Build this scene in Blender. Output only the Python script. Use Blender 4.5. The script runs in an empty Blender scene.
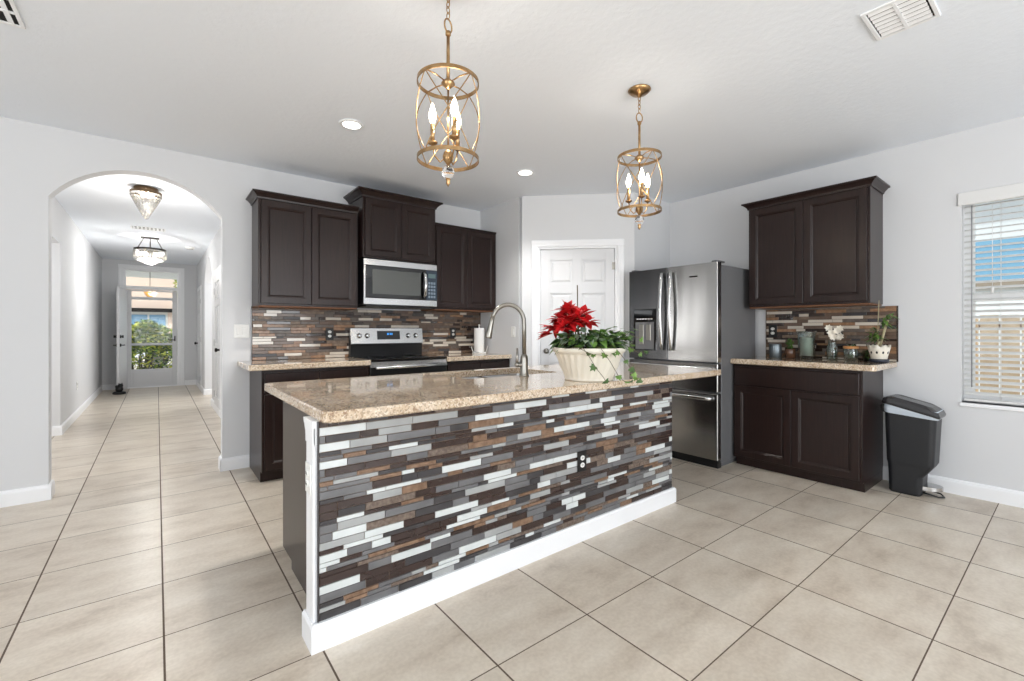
import bpy, bmesh, math, random
from mathutils import Vector, Matrix
from mathutils.geometry import tessellate_polygon
PI = math.pi
R = math.radians
C = bpy.context.scene.collection
SC = bpy.context.scene

# ---------------------------------------------------------------- camera, sky, sun, exposure
cam_d = bpy.data.cameras.new('camera'); cam = bpy.data.objects.new('camera', cam_d); C.objects.link(cam)
cam.location = (0, 0, 1.24)
cam.rotation_euler = (R(90), 0, -R(38.27))
cam_d.sensor_width = 36; cam_d.lens = 450/1024*36
cam_d.shift_y = -10/1024
cam_d.clip_start = 0.05; cam_d.clip_end = 300
SC.camera = cam
SC.view_settings.view_transform = 'Standard'
SC.view_settings.look = 'None'
SC.view_settings.gamma = 1
SC.view_settings.use_curve_mapping = False
SC.view_settings.exposure = 0.6
SC.cycles.use_denoising = True
SC.cycles.max_bounces = 9; SC.cycles.diffuse_bounces = 5; SC.cycles.glossy_bounces = 4
SC.cycles.transmission_bounces = 10; SC.cycles.transparent_max_bounces = 10
SC.cycles.sample_clamp_indirect = 6; SC.cycles.caustics_reflective = False; SC.cycles.caustics_refractive = False

def lin(c):
    return tuple((x/255/12.92 if x/255 <= .04045 else ((x/255+.055)/1.055)**2.4) for x in c)+(1,)

w = bpy.data.worlds.new('sky'); SC.world = w; w.use_nodes = True
wn = w.node_tree.nodes; wl = w.node_tree.links
bg = wn['Background']
bg.inputs[0].default_value = (0.86, 0.93, 1.0, 1); bg.inputs[1].default_value = .9

sun_d = bpy.data.lights.new('sun', 'SUN'); sun = bpy.data.objects.new('sun', sun_d); C.objects.link(sun)
sun_d.energy = 2.3; sun_d.angle = R(1.5); sun_d.color = (1, .95, .87)
sun.rotation_euler = Vector((.5, .55, -.85)).to_track_quat('-Z', 'Y').to_euler()   # high sun behind the camera, lights the gardens

def area(name, loc, rot, sx, sy, e, col=(1, 1, 1)):
    d = bpy.data.lights.new(name, 'AREA'); d.shape = 'RECTANGLE'; d.size = sx; d.size_y = sy; d.energy = e; d.color = col
    o = bpy.data.objects.new(name, d); C.objects.link(o); o.location = loc; o.rotation_euler = rot
    return o
# added fill lights; the rear and left ones aim up to brighten the ceiling
area('fill_rear', (0.9, -4.35, 1.25), (R(142), 0, 0), 5.0, 2.3, 182, (0.955, .978, 1))
area('fill_left', (-3.9, -0.6, 1.4), (R(135), 0, R(-90)), 4.6, 1.9, 78, (0.955, .978, 1))
area('fill_nook', (2.9, 9.7, 1.4), (R(90), 0, R(90)), 1.6, 1.8, 32, (1, 1, 1))  # added behind the arched opening to brighten the hall; the nook has no window
area('fill_side_room', (-3.2, 6.3, 1.4), (R(90), 0, R(-90)), 1.8, 1.8, 32, (1, 1, 1))  # added to brighten the hall right wall; the side room has no window

# ---------------------------------------------------------------- helpers
class NT:
    def __init__(s, name):
        s.m = bpy.data.materials.new(name); s.m.use_nodes = True
        s.n = s.m.node_tree.nodes; s.l = s.m.node_tree.links
        s.b = s.n['Principled BSDF']
    def add(s, t, **kw):
        n = s.n.new(t)
        for k, v in kw.items(): setattr(n, k, v)
        return n
    def link(s, a, b): s.l.new(a, b)
    def math(s, op, a, b=None, c=None):
        n = s.add('ShaderNodeMath', operation=op)
        for i, v in enumerate((a, b, c)):
            if v is None: continue
            if isinstance(v, (int, float)): n.inputs[i].default_value = v
            else: s.link(v, n.inputs[i])
        return n.outputs[0]
    def noise(s, scale, detail=3, vec=None, rough=.5):
        n = s.add('ShaderNodeTexNoise'); n.inputs['Scale'].default_value = scale; n.inputs['Detail'].default_value = detail
        n.inputs['Roughness'].default_value = rough
        if vec is not None: s.link(vec, n.inputs['Vector'])
        return n
    def ramp(s, fac, stops, interp='LINEAR'):
        n = s.add('ShaderNodeValToRGB'); n.color_ramp.interpolation = interp
        e = n.color_ramp.elements
        while len(e) < len(stops): e.new(.5)
        for i, (p, c) in enumerate(stops): e[i].position = p; e[i].color = lin(c)
        s.link(fac, n.inputs[0]); return n.outputs[0]
    def mix(s, fac, a, b, mode='MIX'):
        n = s.add('ShaderNodeMix', data_type='RGBA', blend_type=mode)
        if isinstance(fac, (int, float)): n.inputs[0].default_value = fac
        else: s.link(fac, n.inputs[0])
        for i, v in ((6, a), (7, b)):
            if isinstance(v, tuple): n.inputs[i].default_value = v
            else: s.link(v, n.inputs[i])
        return n.outputs[2]
    def bump(s, h, strength=.2, dist=.01):
        n = s.add('ShaderNodeBump'); n.inputs['Strength'].default_value = strength; n.inputs['Distance'].default_value = dist
        s.link(h, n.inputs['Height']); s.link(n.outputs[0], s.b.inputs['Normal'])
    def coords(s, kind='Object'):
        return s.add('ShaderNodeTexCoord').outputs[kind]
    def mapped(s, scale, kind='Object'):
        n = s.add('ShaderNodeMapping'); n.inputs['Scale'].default_value = scale
        s.link(s.coords(kind), n.inputs['Vector']); return n.outputs[0]

def mat(name, rgb, rough=.5, metal=0, coat=0, emit=None, es=0, trans=0, ior=1.45, bump=None, spec=None, var=None, alpha=None):
    t = NT(name); b = t.b
    b.inputs['Base Color'].default_value = lin(rgb); b.inputs['Roughness'].default_value = rough
    b.inputs['Metallic'].default_value = metal; b.inputs['Coat Weight'].default_value = coat
    b.inputs['Transmission Weight'].default_value = trans; b.inputs['IOR'].default_value = ior
    if spec is not None: b.inputs['Specular IOR Level'].default_value = spec
    if emit: b.inputs['Emission Color'].default_value = lin(emit); b.inputs['Emission Strength'].default_value = es
    if alpha is not None: b.inputs['Alpha'].default_value = alpha
    if var:
        n = t.noise(var[0], 3, t.coords()); r = t.ramp(n.outputs[0], [(.3, tuple(max(0, x-var[1]) for x in rgb)), (.7, tuple(min(255, x+var[1]) for x in rgb))])
        t.link(r, b.inputs['Base Color'])
    if bump:
        n = t.noise(bump[0], 4, t.coords()); t.bump(n.outputs[0], bump[1], bump[2] if len(bump) > 2 else .003)
    return t.m

MT = {}
MT['wall'] = mat('wall_paint', (214, 215, 217), .75, bump=(70, .12, .002))
def ceiling_mat():
    t = NT('ceiling_knockdown'); t.b.inputs['Base Color'].default_value = lin((236, 241, 248)); t.b.inputs['Roughness'].default_value = .9
    n = t.noise(26, 4, t.coords(), .6); r = t.ramp(n.outputs[0], [(.42, (0, 0, 0)), (.6, (255, 255, 255))])
    t.bump(r, .14, .004); return t.m
MT['ceiling'] = ceiling_mat()
MT['trim'] = mat('white_trim', (240, 241, 243), .4)
MT['door_white'] = mat('door_white', (214, 215, 217), .42)
MT['plastic_white'] = mat('white_plastic', (236, 236, 233), .35)
MT['black_plastic'] = mat('black_plastic', (20, 20, 21), .38)
MT['black_glass'] = mat('black_glass', (9, 9, 10), .07, coat=.5)
MT['black_enamel'] = mat('black_enamel', (14, 14, 16), .3)
MT['window_grey'] = mat('oven_window', (88, 90, 88), .25, metal=.25)
MT['dark_metal'] = mat('dark_bronze', (38, 33, 30), .4, metal=.6)
MT['bronze'] = mat('aged_bronze', (96, 78, 58), .4, metal=.7)
MT['gold'] = mat('antique_gold', (170, 138, 98), .28, metal=1, var=(30, 18))
MT['chrome'] = mat('chrome', (210, 210, 210), .12, metal=1)
MT['nickel'] = mat('brushed_nickel', (150, 147, 140), .3, metal=1)
MT['bulb'] = mat('lit_bulb', (255, 244, 225), .3, emit=(255, 236, 205), es=14)
MT['bulb_soft'] = mat('frosted_bulb', (255, 244, 225), .3, emit=(255, 240, 214), es=4)
MT['can_glow'] = mat('recessed_diffuser', (255, 255, 255), .5, emit=(255, 250, 242), es=7)
MT['crystal_clear'] = mat('crystal_clear', (255, 255, 255), .02, trans=1, ior=1.5)
MT['ceramic'] = mat('white_ceramic', (226, 220, 206), .35, bump=(9, .1, .004))
MT['paper'] = mat('paper_towel', (238, 238, 236), .9)
MT['soil'] = mat('potting_soil', (52, 38, 28), .95, bump=(60, .6, .01))
MT['red_leaf'] = mat('red_bract', (190, 14, 20), .5, var=(14, 28))
MT['green_leaf'] = mat('green_leaf', (62, 92, 40), .45, var=(16, 26))
MT['ivy_leaf'] = mat('ivy_leaf', (92, 128, 52), .45, var=(12, 28))
MT['pale_leaf'] = mat('variegated_leaf', (118, 138, 112), .5, var=(14, 30))
MT['stem'] = mat('brown_stem', (82, 72, 48), .6)
MT['wood_brown'] = mat('light_rail_wood', (112, 74, 48), .5)
MT['bin'] = mat('charcoal_plastic', (30, 31, 34), .42, bump=(180, .06, .001))
MT['bin_lid'] = mat('bin_lid_plastic', (46, 46, 48), .22)
MT['bag'] = mat('bin_liner', (196, 206, 216), .35, bump=(26, .6, .01))
MT['blind'] = mat('white_blind', (222, 222, 221), .45)
MT['vinyl'] = mat('white_vinyl', (236, 237, 238), .35)
MT['tin'] = mat('ribbed_tin', (120, 128, 132), .35, metal=.8)
MT['cork'] = mat('cork', (186, 132, 82), .8, bump=(60, .3, .003))
MT['amber'] = mat('amber_glass', (214, 156, 84), .25, emit=(255, 190, 110), es=.7)
MT['vent_dark'] = mat('duct_dark', (40, 40, 40), .9)

def thin_glass(name, tint, rough, base=.06, top=.6, solid=None):
    t = NT(name); tr = t.add('ShaderNodeBsdfTransparent'); tr.inputs[0].default_value = lin(tint)
    gl = t.add('ShaderNodeBsdfGlossy'); gl.inputs['Roughness'].default_value = rough
    lw = t.add('ShaderNodeLayerWeight'); lw.inputs[0].default_value = .35
    f = t.math('MULTIPLY_ADD', lw.outputs['Facing'], top, base)
    m = t.add('ShaderNodeMixShader'); t.link(f, m.inputs[0]); t.link(tr.outputs[0], m.inputs[1]); t.link(gl.outputs[0], m.inputs[2])
    if solid:
        g2 = t.add('ShaderNodeBsdfRefraction'); g2.inputs['IOR'].default_value = 1.45; m2 = t.add('ShaderNodeMixShader'); m2.inputs[0].default_value = solid
        t.link(m.outputs[0], m2.inputs[1]); t.link(g2.outputs[0], m2.inputs[2]); m = m2
    out = [n for n in t.n if n.type == 'OUTPUT_MATERIAL'][0]; t.link(m.outputs[0], out.inputs['Surface']); t.n.remove(t.b)
    return t.m
MT['glass'] = thin_glass('clear_glass', (252, 254, 253), .0, .01, .15)
MT['jar_glass'] = thin_glass('jar_glass', (232, 240, 238), .04, .08, .75)
MT['crystal'] = thin_glass('crystal', (250, 248, 242), .06, .25, .6, .35)
def wood_mat():
    t = NT('espresso_wood'); v = t.mapped((26, 26, 1.6))
    n = t.noise(3, 4, v); c = t.ramp(n.outputs[0], [(.25, (27, 17, 15)), (.75, (43, 28, 25))])
    t.link(c, t.b.inputs['Base Color'])
    t.b.inputs['Roughness'].default_value = .3; t.b.inputs['Specular IOR Level'].default_value = .35
    n2 = t.noise(5, 3, v); t.bump(n2.outputs[0], .08, .002); return t.m
MT['wood'] = wood_mat()
def granite_mat():
    t = NT('beige_granite'); co = t.coords()
    n1 = t.noise(9, 4, co); base = t.ramp(n1.outputs[0], [(.3, (180, 157, 132)), (.5, (202, 184, 162)), (.72, (222, 209, 192))])
    v = t.add('ShaderNodeTexVoronoi'); v.inputs['Scale'].default_value = 150; t.link(co, v.inputs['Vector'])
    sp = t.ramp(v.outputs['Color'], [(.0, (92, 70, 52)), (.2, (150, 120, 92)), (.36, (208, 186, 158)), (.72, (236, 226, 210))], 'CONSTANT')
    m = t.mix(.52, base, sp)
    n2 = t.noise(34, 3, co, .7); f = t.ramp(n2.outputs[0], [(.57, (0, 0, 0)), (.66, (255, 255, 255))])
    m2 = t.mix(t.math('MULTIPLY', f, .6), m, lin((128, 94, 68)))
    t.link(m2, t.b.inputs['Base Color']); t.b.inputs['Roughness'].default_value = .07
    t.b.inputs['Coat Weight'].default_value = .4; t.b.inputs['Coat Roughness'].default_value = .04
    return t.m
MT['granite'] = granite_mat()
def steel_mat(name, col, rough):
    t = NT(name); t.b.inputs['Metallic'].default_value = 1
    t.b.inputs['Base Color'].default_value = lin(col)
    v = t.mapped((3, 3, 220)); n = t.noise(4, 2, v)
    t.link(t.math('MULTIPLY_ADD', n.outputs[0], .05, rough-.025), t.b.inputs['Roughness'])
    v2 = t.mapped((5, 5, .3)); n2 = t.noise(1.5, 0, v2); t.bump(n2.outputs[0], .22, .014)
    return t.m
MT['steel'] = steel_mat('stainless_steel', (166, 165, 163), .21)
MT['steel_shaded'] = steel_mat('stainless_shaded', (116, 116, 117), .24)  # darker copy of the fridge steel, left door's shade put into the colour
MT['steel_bright'] = mat('polished_steel', (206, 206, 206), .22, metal=1)
MT['steel_side'] = mat('fridge_side_paint', (112, 112, 114), .38, metal=.1, bump=(150, .05, .001))
MT['sink'] = mat('sink_steel', (170, 170, 172), .3, metal=1)

TX, TY, TS = .022, 1.34, .484
def floor_mat():
    t = NT('beige_floor_tile'); co = t.coords()
    s = t.add('ShaderNodeSeparateXYZ'); t.link(co, s.inputs[0])
    u = t.math('DIVIDE', t.math('SUBTRACT', s.outputs[0], TX), TS); v = t.math('DIVIDE', t.math('SUBTRACT', s.outputs[1], TY), TS)
    fu = t.math('ABSOLUTE', t.math('SUBTRACT', t.math('FRACT', u), .5)); fv = t.math('ABSOLUTE', t.math('SUBTRACT', t.math('FRACT', v), .5))
    gu = t.math('GREATER_THAN', fu, .5-.0042/TS*.85); gv = t.math('GREATER_THAN', fv, .5-.0034/TS*.75)
    g = t.math('MAXIMUM', gu, gv)
    cx = t.add('ShaderNodeCombineXYZ'); t.link(t.math('FLOOR', u), cx.inputs[0]); t.link(t.math('FLOOR', v), cx.inputs[1])
    wn_ = t.add('ShaderNodeTexWhiteNoise'); t.link(cx.outputs[0], wn_.inputs['Vector'])
    off = t.add('ShaderNodeVectorMath', operation='MULTIPLY_ADD'); t.link(wn_.outputs['Color'], off.inputs[0]); off.inputs[1].default_value = (9, 9, 9); t.link(co, off.inputs[2])
    mp = t.add('ShaderNodeMapping'); mp.inputs['Scale'].default_value = (1.0, 2.1, 1); t.link(off.outputs[0], mp.inputs['Vector'])
    n1 = t.noise(2.6, 6, mp.outputs[0], .62)
    c = t.ramp(n1.outputs[0], [(.28, (178, 164, 147)), (.44, (202, 190, 174)), (.60, (214, 204, 189)), (.78, (226, 218, 206))])
    n2 = t.noise(60, 3, co); c = t.mix(.10, c, t.ramp(n2.outputs[0], [(.4, (150, 130, 108)), (.6, (225, 212, 195))]))
    hs = t.add('ShaderNodeHueSaturation'); t.link(c, hs.inputs['Color']); t.link(t.math('MULTIPLY_ADD', wn_.outputs['Value'], .10, .95), hs.inputs['Value'])
    c = t.mix(g, hs.outputs[0], lin((92, 76, 62)))
    t.link(c, t.b.inputs['Base Color'])
    t.link(t.math('MULTIPLY_ADD', g, .5, .30), t.b.inputs['Roughness'])
    n3 = t.noise(12, 4, mp.outputs[0]); h = t.math('SUBTRACT', t.math('MULTIPLY', n3.outputs[0], .25), g)
    t.bump(h, .35, .003); return t.m
MT['floor'] = floor_mat()

# mosaic tile materials
MOS = [mat('mosaic_white_glass', (206, 211, 211), .12, coat=.5, var=(6, 8)),
       mat('mosaic_slate_grey', (104, 104, 106), .3, coat=.2, var=(9, 10)),
       mat('mosaic_charcoal', (58, 56, 58), .3, coat=.2, var=(9, 8)),
       mat('mosaic_dark_brown', (50, 35, 32), .16, coat=.5, var=(9, 6)),
       mat('mosaic_bronze', (122, 96, 76), .3, coat=.2, var=(40, 18)),
       mat('mosaic_taupe', (104, 90, 80), .35, var=(70, 22)),
       mat('mosaic_pale_grey', (158, 160, 160), .2, coat=.4, var=(6, 8))]
GROUT = mat('mosaic_grout', (150, 128, 110), .9)
MOSB = [mat('splash_cream_glass', (206, 196, 182), .14, coat=.5, var=(6, 8)),
        mat('splash_umber', (100, 80, 66), .3, coat=.2, var=(12, 12)),
        mat('splash_dark_brown', (50, 36, 30), .2, coat=.4, var=(12, 8)),
        mat('splash_taupe', (124, 104, 86), .35, var=(30, 16)),
        mat('splash_caramel', (144, 108, 78), .3, coat=.2, var=(30, 16)),
        mat('splash_grey_brown', (98, 88, 80), .3, var=(30, 12)),
        mat('splash_slate', (62, 60, 62), .3, var=(10, 8))]
GROUTB = mat('splash_grout', (82, 68, 56), .9)

class B:
    def __init__(s): s.bm = bmesh.new()
    def face(s, pts, mi=0, smooth=False):
        try: f = s.bm.faces.new([s.bm.verts.new(p) for p in pts])
        except ValueError: return
        f.material_index = mi; f.smooth = smooth
    def loops(s, L, mi=0, closed=True, cap0=False, cap1=False, smooth=False):
        vs = [[s.bm.verts.new(p) for p in l] for l in L]; n = len(L[0])
        for a, b in zip(vs, vs[1:]):
            for i in range(n if closed else n-1):
                j = (i+1) % n
                try: f = s.bm.faces.new((a[i], a[j], b[j], b[i])); f.material_index = mi; f.smooth = smooth
                except ValueError: pass
        if cap0: f = s.bm.faces.new(list(reversed(vs[0]))); f.material_index = mi
        if cap1: f = s.bm.faces.new(vs[-1]); f.material_index = mi
        return vs
    def box(s, x0, x1, y0, y1, z0, z1, mi=0, c=0):
        if x0 > x1: x0, x1 = x1, x0
        if y0 > y1: y0, y1 = y1, y0
        if z0 > z1: z0, z1 = z1, z0
        if c <= 0:
            v = [s.bm.verts.new(p) for p in ((x0,y0,z0),(x1,y0,z0),(x1,y1,z0),(x0,y1,z0),(x0,y0,z1),(x1,y0,z1),(x1,y1,z1),(x0,y1,z1))]
            for q in ((3,2,1,0),(4,5,6,7),(0,1,5,4),(1,2,6,5),(2,3,7,6),(3,0,4,7)):
                f = s.bm.faces.new([v[i] for i in q]); f.material_index = mi
        else:
            c = min(c, (x1-x0)*.49, (y1-y0)*.49, (z1-z0)*.49)
            def ring(z, o, k):  # octagon ring
                a0, a1, b0, b1 = x0+o, x1-o, y0+o, y1-o
                return [(a0+k,b0,z),(a1-k,b0,z),(a1,b0+k,z),(a1,b1-k,z),(a1-k,b1,z),(a0+k,b1,z),(a0,b1-k,z),(a0,b0+k,z)]
            s.loops([ring(z0, c, c*.4), ring(z0+c, 0, c), ring(z1-c, 0, c), ring(z1, c, c*.4)], mi, cap0=True, cap1=True)
        return s
    def lathe(s, prof, center=(0,0,0), seg=24, mi=0, smooth=True, rot=None, cap0=True, cap1=True, sx=1, sy=1):
        L = []
        for r, z in prof:
            ring = [Vector((r*math.cos(2*PI*i/seg)*sx, r*math.sin(2*PI*i/seg)*sy, z)) for i in range(seg)]
            if rot is not None: ring = [rot @ p for p in ring]
            L.append([p+Vector(center) for p in ring])
        s.loops(L, mi, cap0=cap0 and prof[0][0] > 1e-5, cap1=cap1 and prof[-1][0] > 1e-5, smooth=smooth); return s
    def cyl(s, p0, p1, r0, r1=None, seg=16, mi=0, smooth=True):
        p0, p1 = Vector(p0), Vector(p1); d = p1-p0; r1 = r0 if r1 is None else r1
        rot = d.to_track_quat('Z', 'Y').to_matrix()
        return s.lathe([(r0, 0), (r1, d.length)], p0, seg, mi, smooth, rot)
    def tube(s, pts, r, seg=8, mi=0, closed=False, smooth=True, flat=None):
        pts = [Vector(p) for p in pts]; L = []; n = len(pts); up = None
        for i, p in enumerate(pts):
            a = pts[(i-1) % n] if (closed or i) else p; b = pts[(i+1) % n] if (closed or i < n-1) else p
            t = (b-a).normalized()
            if up is None:
                up = Vector((0,0,1)) if abs(t.z) < .9 else Vector((1,0,0))
            x = t.cross(up)
            if x.length < 1e-4: x = t.orthogonal()
            x.normalize(); y = x.cross(t).normalized(); up = y
            rr = r[i] if isinstance(r, (list, tuple)) else r
            L.append([p + x*math.cos(2*PI*k/seg)*rr*(flat[0] if flat else 1) + y*math.sin(2*PI*k/seg)*rr*(flat[1] if flat else 1) for k in range(seg)])
        if closed: L.append(L[0])
        s.loops(L, mi, cap0=not closed, cap1=not closed, smooth=smooth); return s
    def sphere(s, c, r, seg=16, rings=10, mi=0, sz=1, sx=1, sy=1):
        return s.lathe([(max(r*math.sin(PI*i/rings), 1e-6 if i in (0, rings) else 0), -r*math.cos(PI*i/rings)*sz) for i in range(rings+1)], c, seg, mi, True, sx=sx, sy=sy, cap0=False, cap1=False)
    def prism(s, outer, z0, z1, holes=(), mi=0, f=lambda x, y, z: (x, y, z), side_mi=None):
        polys = [list(outer)]+[list(h) for h in holes]
        flat = [p for q in polys for p in q]
        tris = tessellate_polygon([[Vector((p[0], p[1], 0)) for p in q] for q in polys])
        lo = [s.bm.verts.new(f(p[0], p[1], z0)) for p in flat]; hi = [s.bm.verts.new(f(p[0], p[1], z1)) for p in flat]
        for t in tris:
            for vs in (lo, hi):
                try: fc = s.bm.faces.new([vs[i] for i in t]); fc.material_index = mi
                except ValueError: pass
        k = 0
        for q in polys:
            n = len(q)
            for i in range(n):
                a, b = k+i, k+(i+1) % n
                fc = s.bm.faces.new((lo[a], lo[b], hi[b], hi[a])); fc.material_index = mi if side_mi is None else side_mi
            k += n
        return s
    def build(s, name, mats, parent=None, loc=None, rotz=0, bevel=0, recalc=True):
        if recalc: bmesh.ops.recalc_face_normals(s.bm, faces=s.bm.faces)
        me = bpy.data.meshes.new(name); s.bm.to_mesh(me); s.bm.free()
        if not isinstance(mats, (list, tuple)): mats = [mats]
        for m in mats: me.materials.append(MT[m] if isinstance(m, str) else m)
        o = bpy.data.objects.new(name, me); C.objects.link(o)
        if parent is not None: o.parent = parent
        if loc is not None: o.location = loc
        o.rotation_euler = (0, 0, rotz)
        if bevel:
            md = o.modifiers.new('bevel', 'BEVEL'); md.width = bevel; md.segments = 2; md.limit_method = 'ANGLE'; md.angle_limit = R(40)
        return o

def tag(o, label=None, cat=None, group=None, kind=None):
    if label: o['label'] = label
    if cat: o['category'] = cat
    if group: o['group'] = group
    if kind: o['kind'] = kind
    return o
def thing(name, label, cat, loc=(0,0,0), rotz=0, group=None):
    o = bpy.data.objects.new(name, None); C.objects.link(o); o.empty_display_size = .1
    o.location = loc; o.rotation_euler = (0, 0, rotz)
    return tag(o, label, cat, group)
def struct(b, name, mats, **kw):
    o = b.build(name, mats, **kw)
    if kw.get('parent') is None: o['kind'] = 'structure'
    return o
def dup(root, loc=None, rotz=None, label=None):
    def cp(o, par):
        c = o.copy(); C.objects.link(c)
        if par is not None: c.parent = par
        for ch in [x for x in bpy.data.objects if x.parent == o]: cp(ch, c)
        return c
    r = cp(root, None)
    if loc is not None: r.location = loc
    if rotz is not None: r.rotation_euler = (0, 0, rotz)
    if label: r['label'] = label
    return r

H = 2.74
# ---------------------------------------------------------------- setting
# floor and ceiling
b = B(); b.box(-4.2, 4.95, -4.6, 12.75, -.1, 0); struct(b, 'floor', 'floor')
b = B(); b.box(-4.2, 4.95, -4.6, 12.75, H, H+.1); struct(b, 'ceiling', 'ceiling')

# wall with the arch (faces the camera) and the range behind: Y = 4.70
XA0, XA1, ZSP, ZAP = -.625, .452, 2.232, 2.52
def arch_pts(x0, x1, zs, za, n=28):
    c = (x0+x1)/2; hw = (x1-x0)/2; h = za-zs; rad = (hw*hw+h*h)/(2*h); a = math.asin(hw/rad)
    return [(c+rad*math.sin(-a+2*a*i/n), za-rad+rad*math.cos(-a+2*a*i/n)) for i in range(n+1)]
arc = arch_pts(XA0, XA1, ZSP, ZAP)
poly = [(-4.1, 0), (XA0, 0)] + arc + [(XA1, 0), (3.32, 0), (3.32, H), (-4.1, H)]
b = B(); b.prism(poly, 4.70, 4.82, f=lambda x, y, z: (x, z, y)); struct(b, 'wall_back', 'wall')
# hallway left wall with a header over the wide opening
b = B(); b.box(-1.02, -.90, 7.5, 12.6, 0, H); b.box(-1.02, -.90, 4.82, 7.5, 2.272, H); struct(b, 'wall_hall_left', 'wall')
b = B(); b.box(-4.1, -1.02, 7.5, 7.62, 0, H); struct(b, 'wall_side_room', 'wall')
# hallway right wall with arched opening
arc2 = arch_pts(8.99, 10.45, 2.15, 2.55)
poly = [(4.82, 0), (8.99, 0)] + arc2 + [(10.45, 0), (12.6, 0), (12.6, H), (4.82, H)]
b = B(); b.prism(poly, .72, .86, f=lambda x, y, z: (z, x, y)); struct(b, 'wall_hall_right', 'wall')
b = B(); b.box(.86, 3.0, 10.9, 11.0, 0, H); b.box(.86, 3.0, 8.4, 8.5, 0, H); b.box(3.0, 3.1, 8.4, 11.0, 0, H); struct(b, 'wall_side_nook', 'wall')
# entry wall
DX0, DX1, DZ = -.56, .40, 2.56
b = B(); b.box(-1.02, DX0, 12.6, 12.72, 0, H); b.box(DX1, .86, 12.6, 12.72, 0, H); b.box(DX0, DX1, 12.6, 12.72, DZ, H); struct(b, 'wall_entry', 'wall')
# pantry corner
b = B(); b.box(3.2, 3.32, 3.93, 4.70, 0, H); struct(b, 'wall_pantry_side', 'wall')
PD0, PD1, PDZ = .185, 1.045, 2.165      # door opening along the diagonal
LD = math.hypot(.88, .86)
b = B(); b.box(0, PD0, 0, .11, 0, H); b.box(PD1, LD, 0, .11, 0, H); b.box(PD0, PD1, 0, .11, PDZ, H)
pw = struct(b, 'wall_pantry', 'wall', loc=(3.2, 3.88, 0), rotz=math.atan2(-.86, .88))
b = B(); b.box(4.08, 4.76, 3.02, 3.14, 0, H); struct(b, 'wall_fridge_alcove', 'wall')
# right wall with window opening
WY0, WY1, WZ0, WZ1 = -.88, .565, .70, 2.26
b = B(); b.box(4.76, 4.92, WY1, 3.14, 0, H); b.box(4.76, 4.92, -4.5, WY0, 0, H); b.box(4.76, 4.92, WY0, WY1, 0, WZ0); b.box(4.76, 4.92, WY0, WY1, WZ1, H)
struct(b, 'wall_right', 'wall')
# walls behind the camera: broad patio door, broad side window
b = B(); b.box(-4.1, -2.4, -4.5, -4.38, 0, H); b.box(3.6, 4.76, -4.5, -4.38, 0, H); b.box(-2.4, 3.6, -4.5, -4.38, 2.45, H); struct(b, 'wall_rear', 'wall')
b = B(); b.box(-4.2, -4.1, -4.5, -3.1, 0, H); b.box(-4.2, -4.1, 1.9, 7.62, 0, H); b.box(-4.2, -4.1, -3.1, 1.9, 0, .4); b.box(-4.2, -4.1, -3.1, 1.9, 2.35, H); struct(b, 'wall_left', 'wall')

# baseboards
def base(name, segs):
    b = B()
    for (x0, y0), (x1, y1), n in segs:      # n: outward normal
        d = Vector((x1-x0, y1-y0, 0)); nn = Vector((n[0], n[1], 0))
        prof = [(0.0, 0), (.017, 0), (.017, .088), (.012, .104), (.0, .112)]
        L = [[Vector((x0, y0, 0))+nn*o+Vector((0,0,z)) for o, z in prof], [Vector((x1, y1, 0))+nn*o+Vector((0,0,z)) for o, z in prof]]
        b.loops(L, closed=True, cap0=True, cap1=True)
    return struct(b, name, 'trim')
base('baseboard_back', [((-4.1, 4.70), (XA0+.017, 4.70), (0, -1)), ((XA0, 4.683), (XA0, 4.837), (1, 0)), ((XA1-.017, 4.70), (.66, 4.70), (0, -1)), ((XA1, 4.683), (XA1, 4.837), (-1, 0))])
base('baseboard_hall_left', [((-.90, 7.5), (-.90, 12.6), (1, 0)), ((-.883, 7.5), (-4.1, 7.5), (0, -1))])
base('baseboard_hall_right', [((.72, 4.82), (.72, 8.99), (-1, 0)), ((.72, 10.45), (.72, 12.6), (-1, 0)), ((.703, 10.45), (.86, 10.45), (0, -1)), ((.86, 10.9), (3.0, 10.9), (0, -1))])
base('baseboard_entry', [((-.9, 12.6), (DX0-.09, 12.6), (0, -1)), ((DX1+.09, 12.6), (.72, 12.6), (0, -1))])
base('baseboard_right', [((4.76, -4.5), (4.76, 1.03), (-1, 0))])
dv = Vector((.88, -.86, 0)).normalized(); nv = (-.7, -.714)
p0 = Vector((3.2, 3.88, 0)); q = lambda s: ((p0+dv*s).x, (p0+dv*s).y)
base('baseboard_pantry', [(q(0), q(PD0-.08), (-.86/1.2305, -.88/1.2305)), (q(PD1+.08), q(LD), (-.86/1.2305, -.88/1.2305)), ((3.2, 4.07), (3.2, 3.88), (-1, 0))])

# ---- doors, windows
def casing(b, x0, x1, z1, wd=.075, t=.018, y=0):
    def seg(a0, a1, c0, c1, vert):
        b.box(a0, a1, y-t, y, c0, c1, c=.005)
        if vert: b.box(a0+wd*.18, a1-wd*.55, y-t-.005, y-t+.002, c0, c1-.01, c=.002)
        else: b.box(a0, a1, y-t-.005, y-t+.002, c0+wd*.5, c1-wd*.16, c=.002)
    seg(x0-wd, x0, 0, z1, True); seg(x1, x1+wd, 0, z1, True); seg(x0-wd, x1+wd, z1, z1+wd, False)

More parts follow.
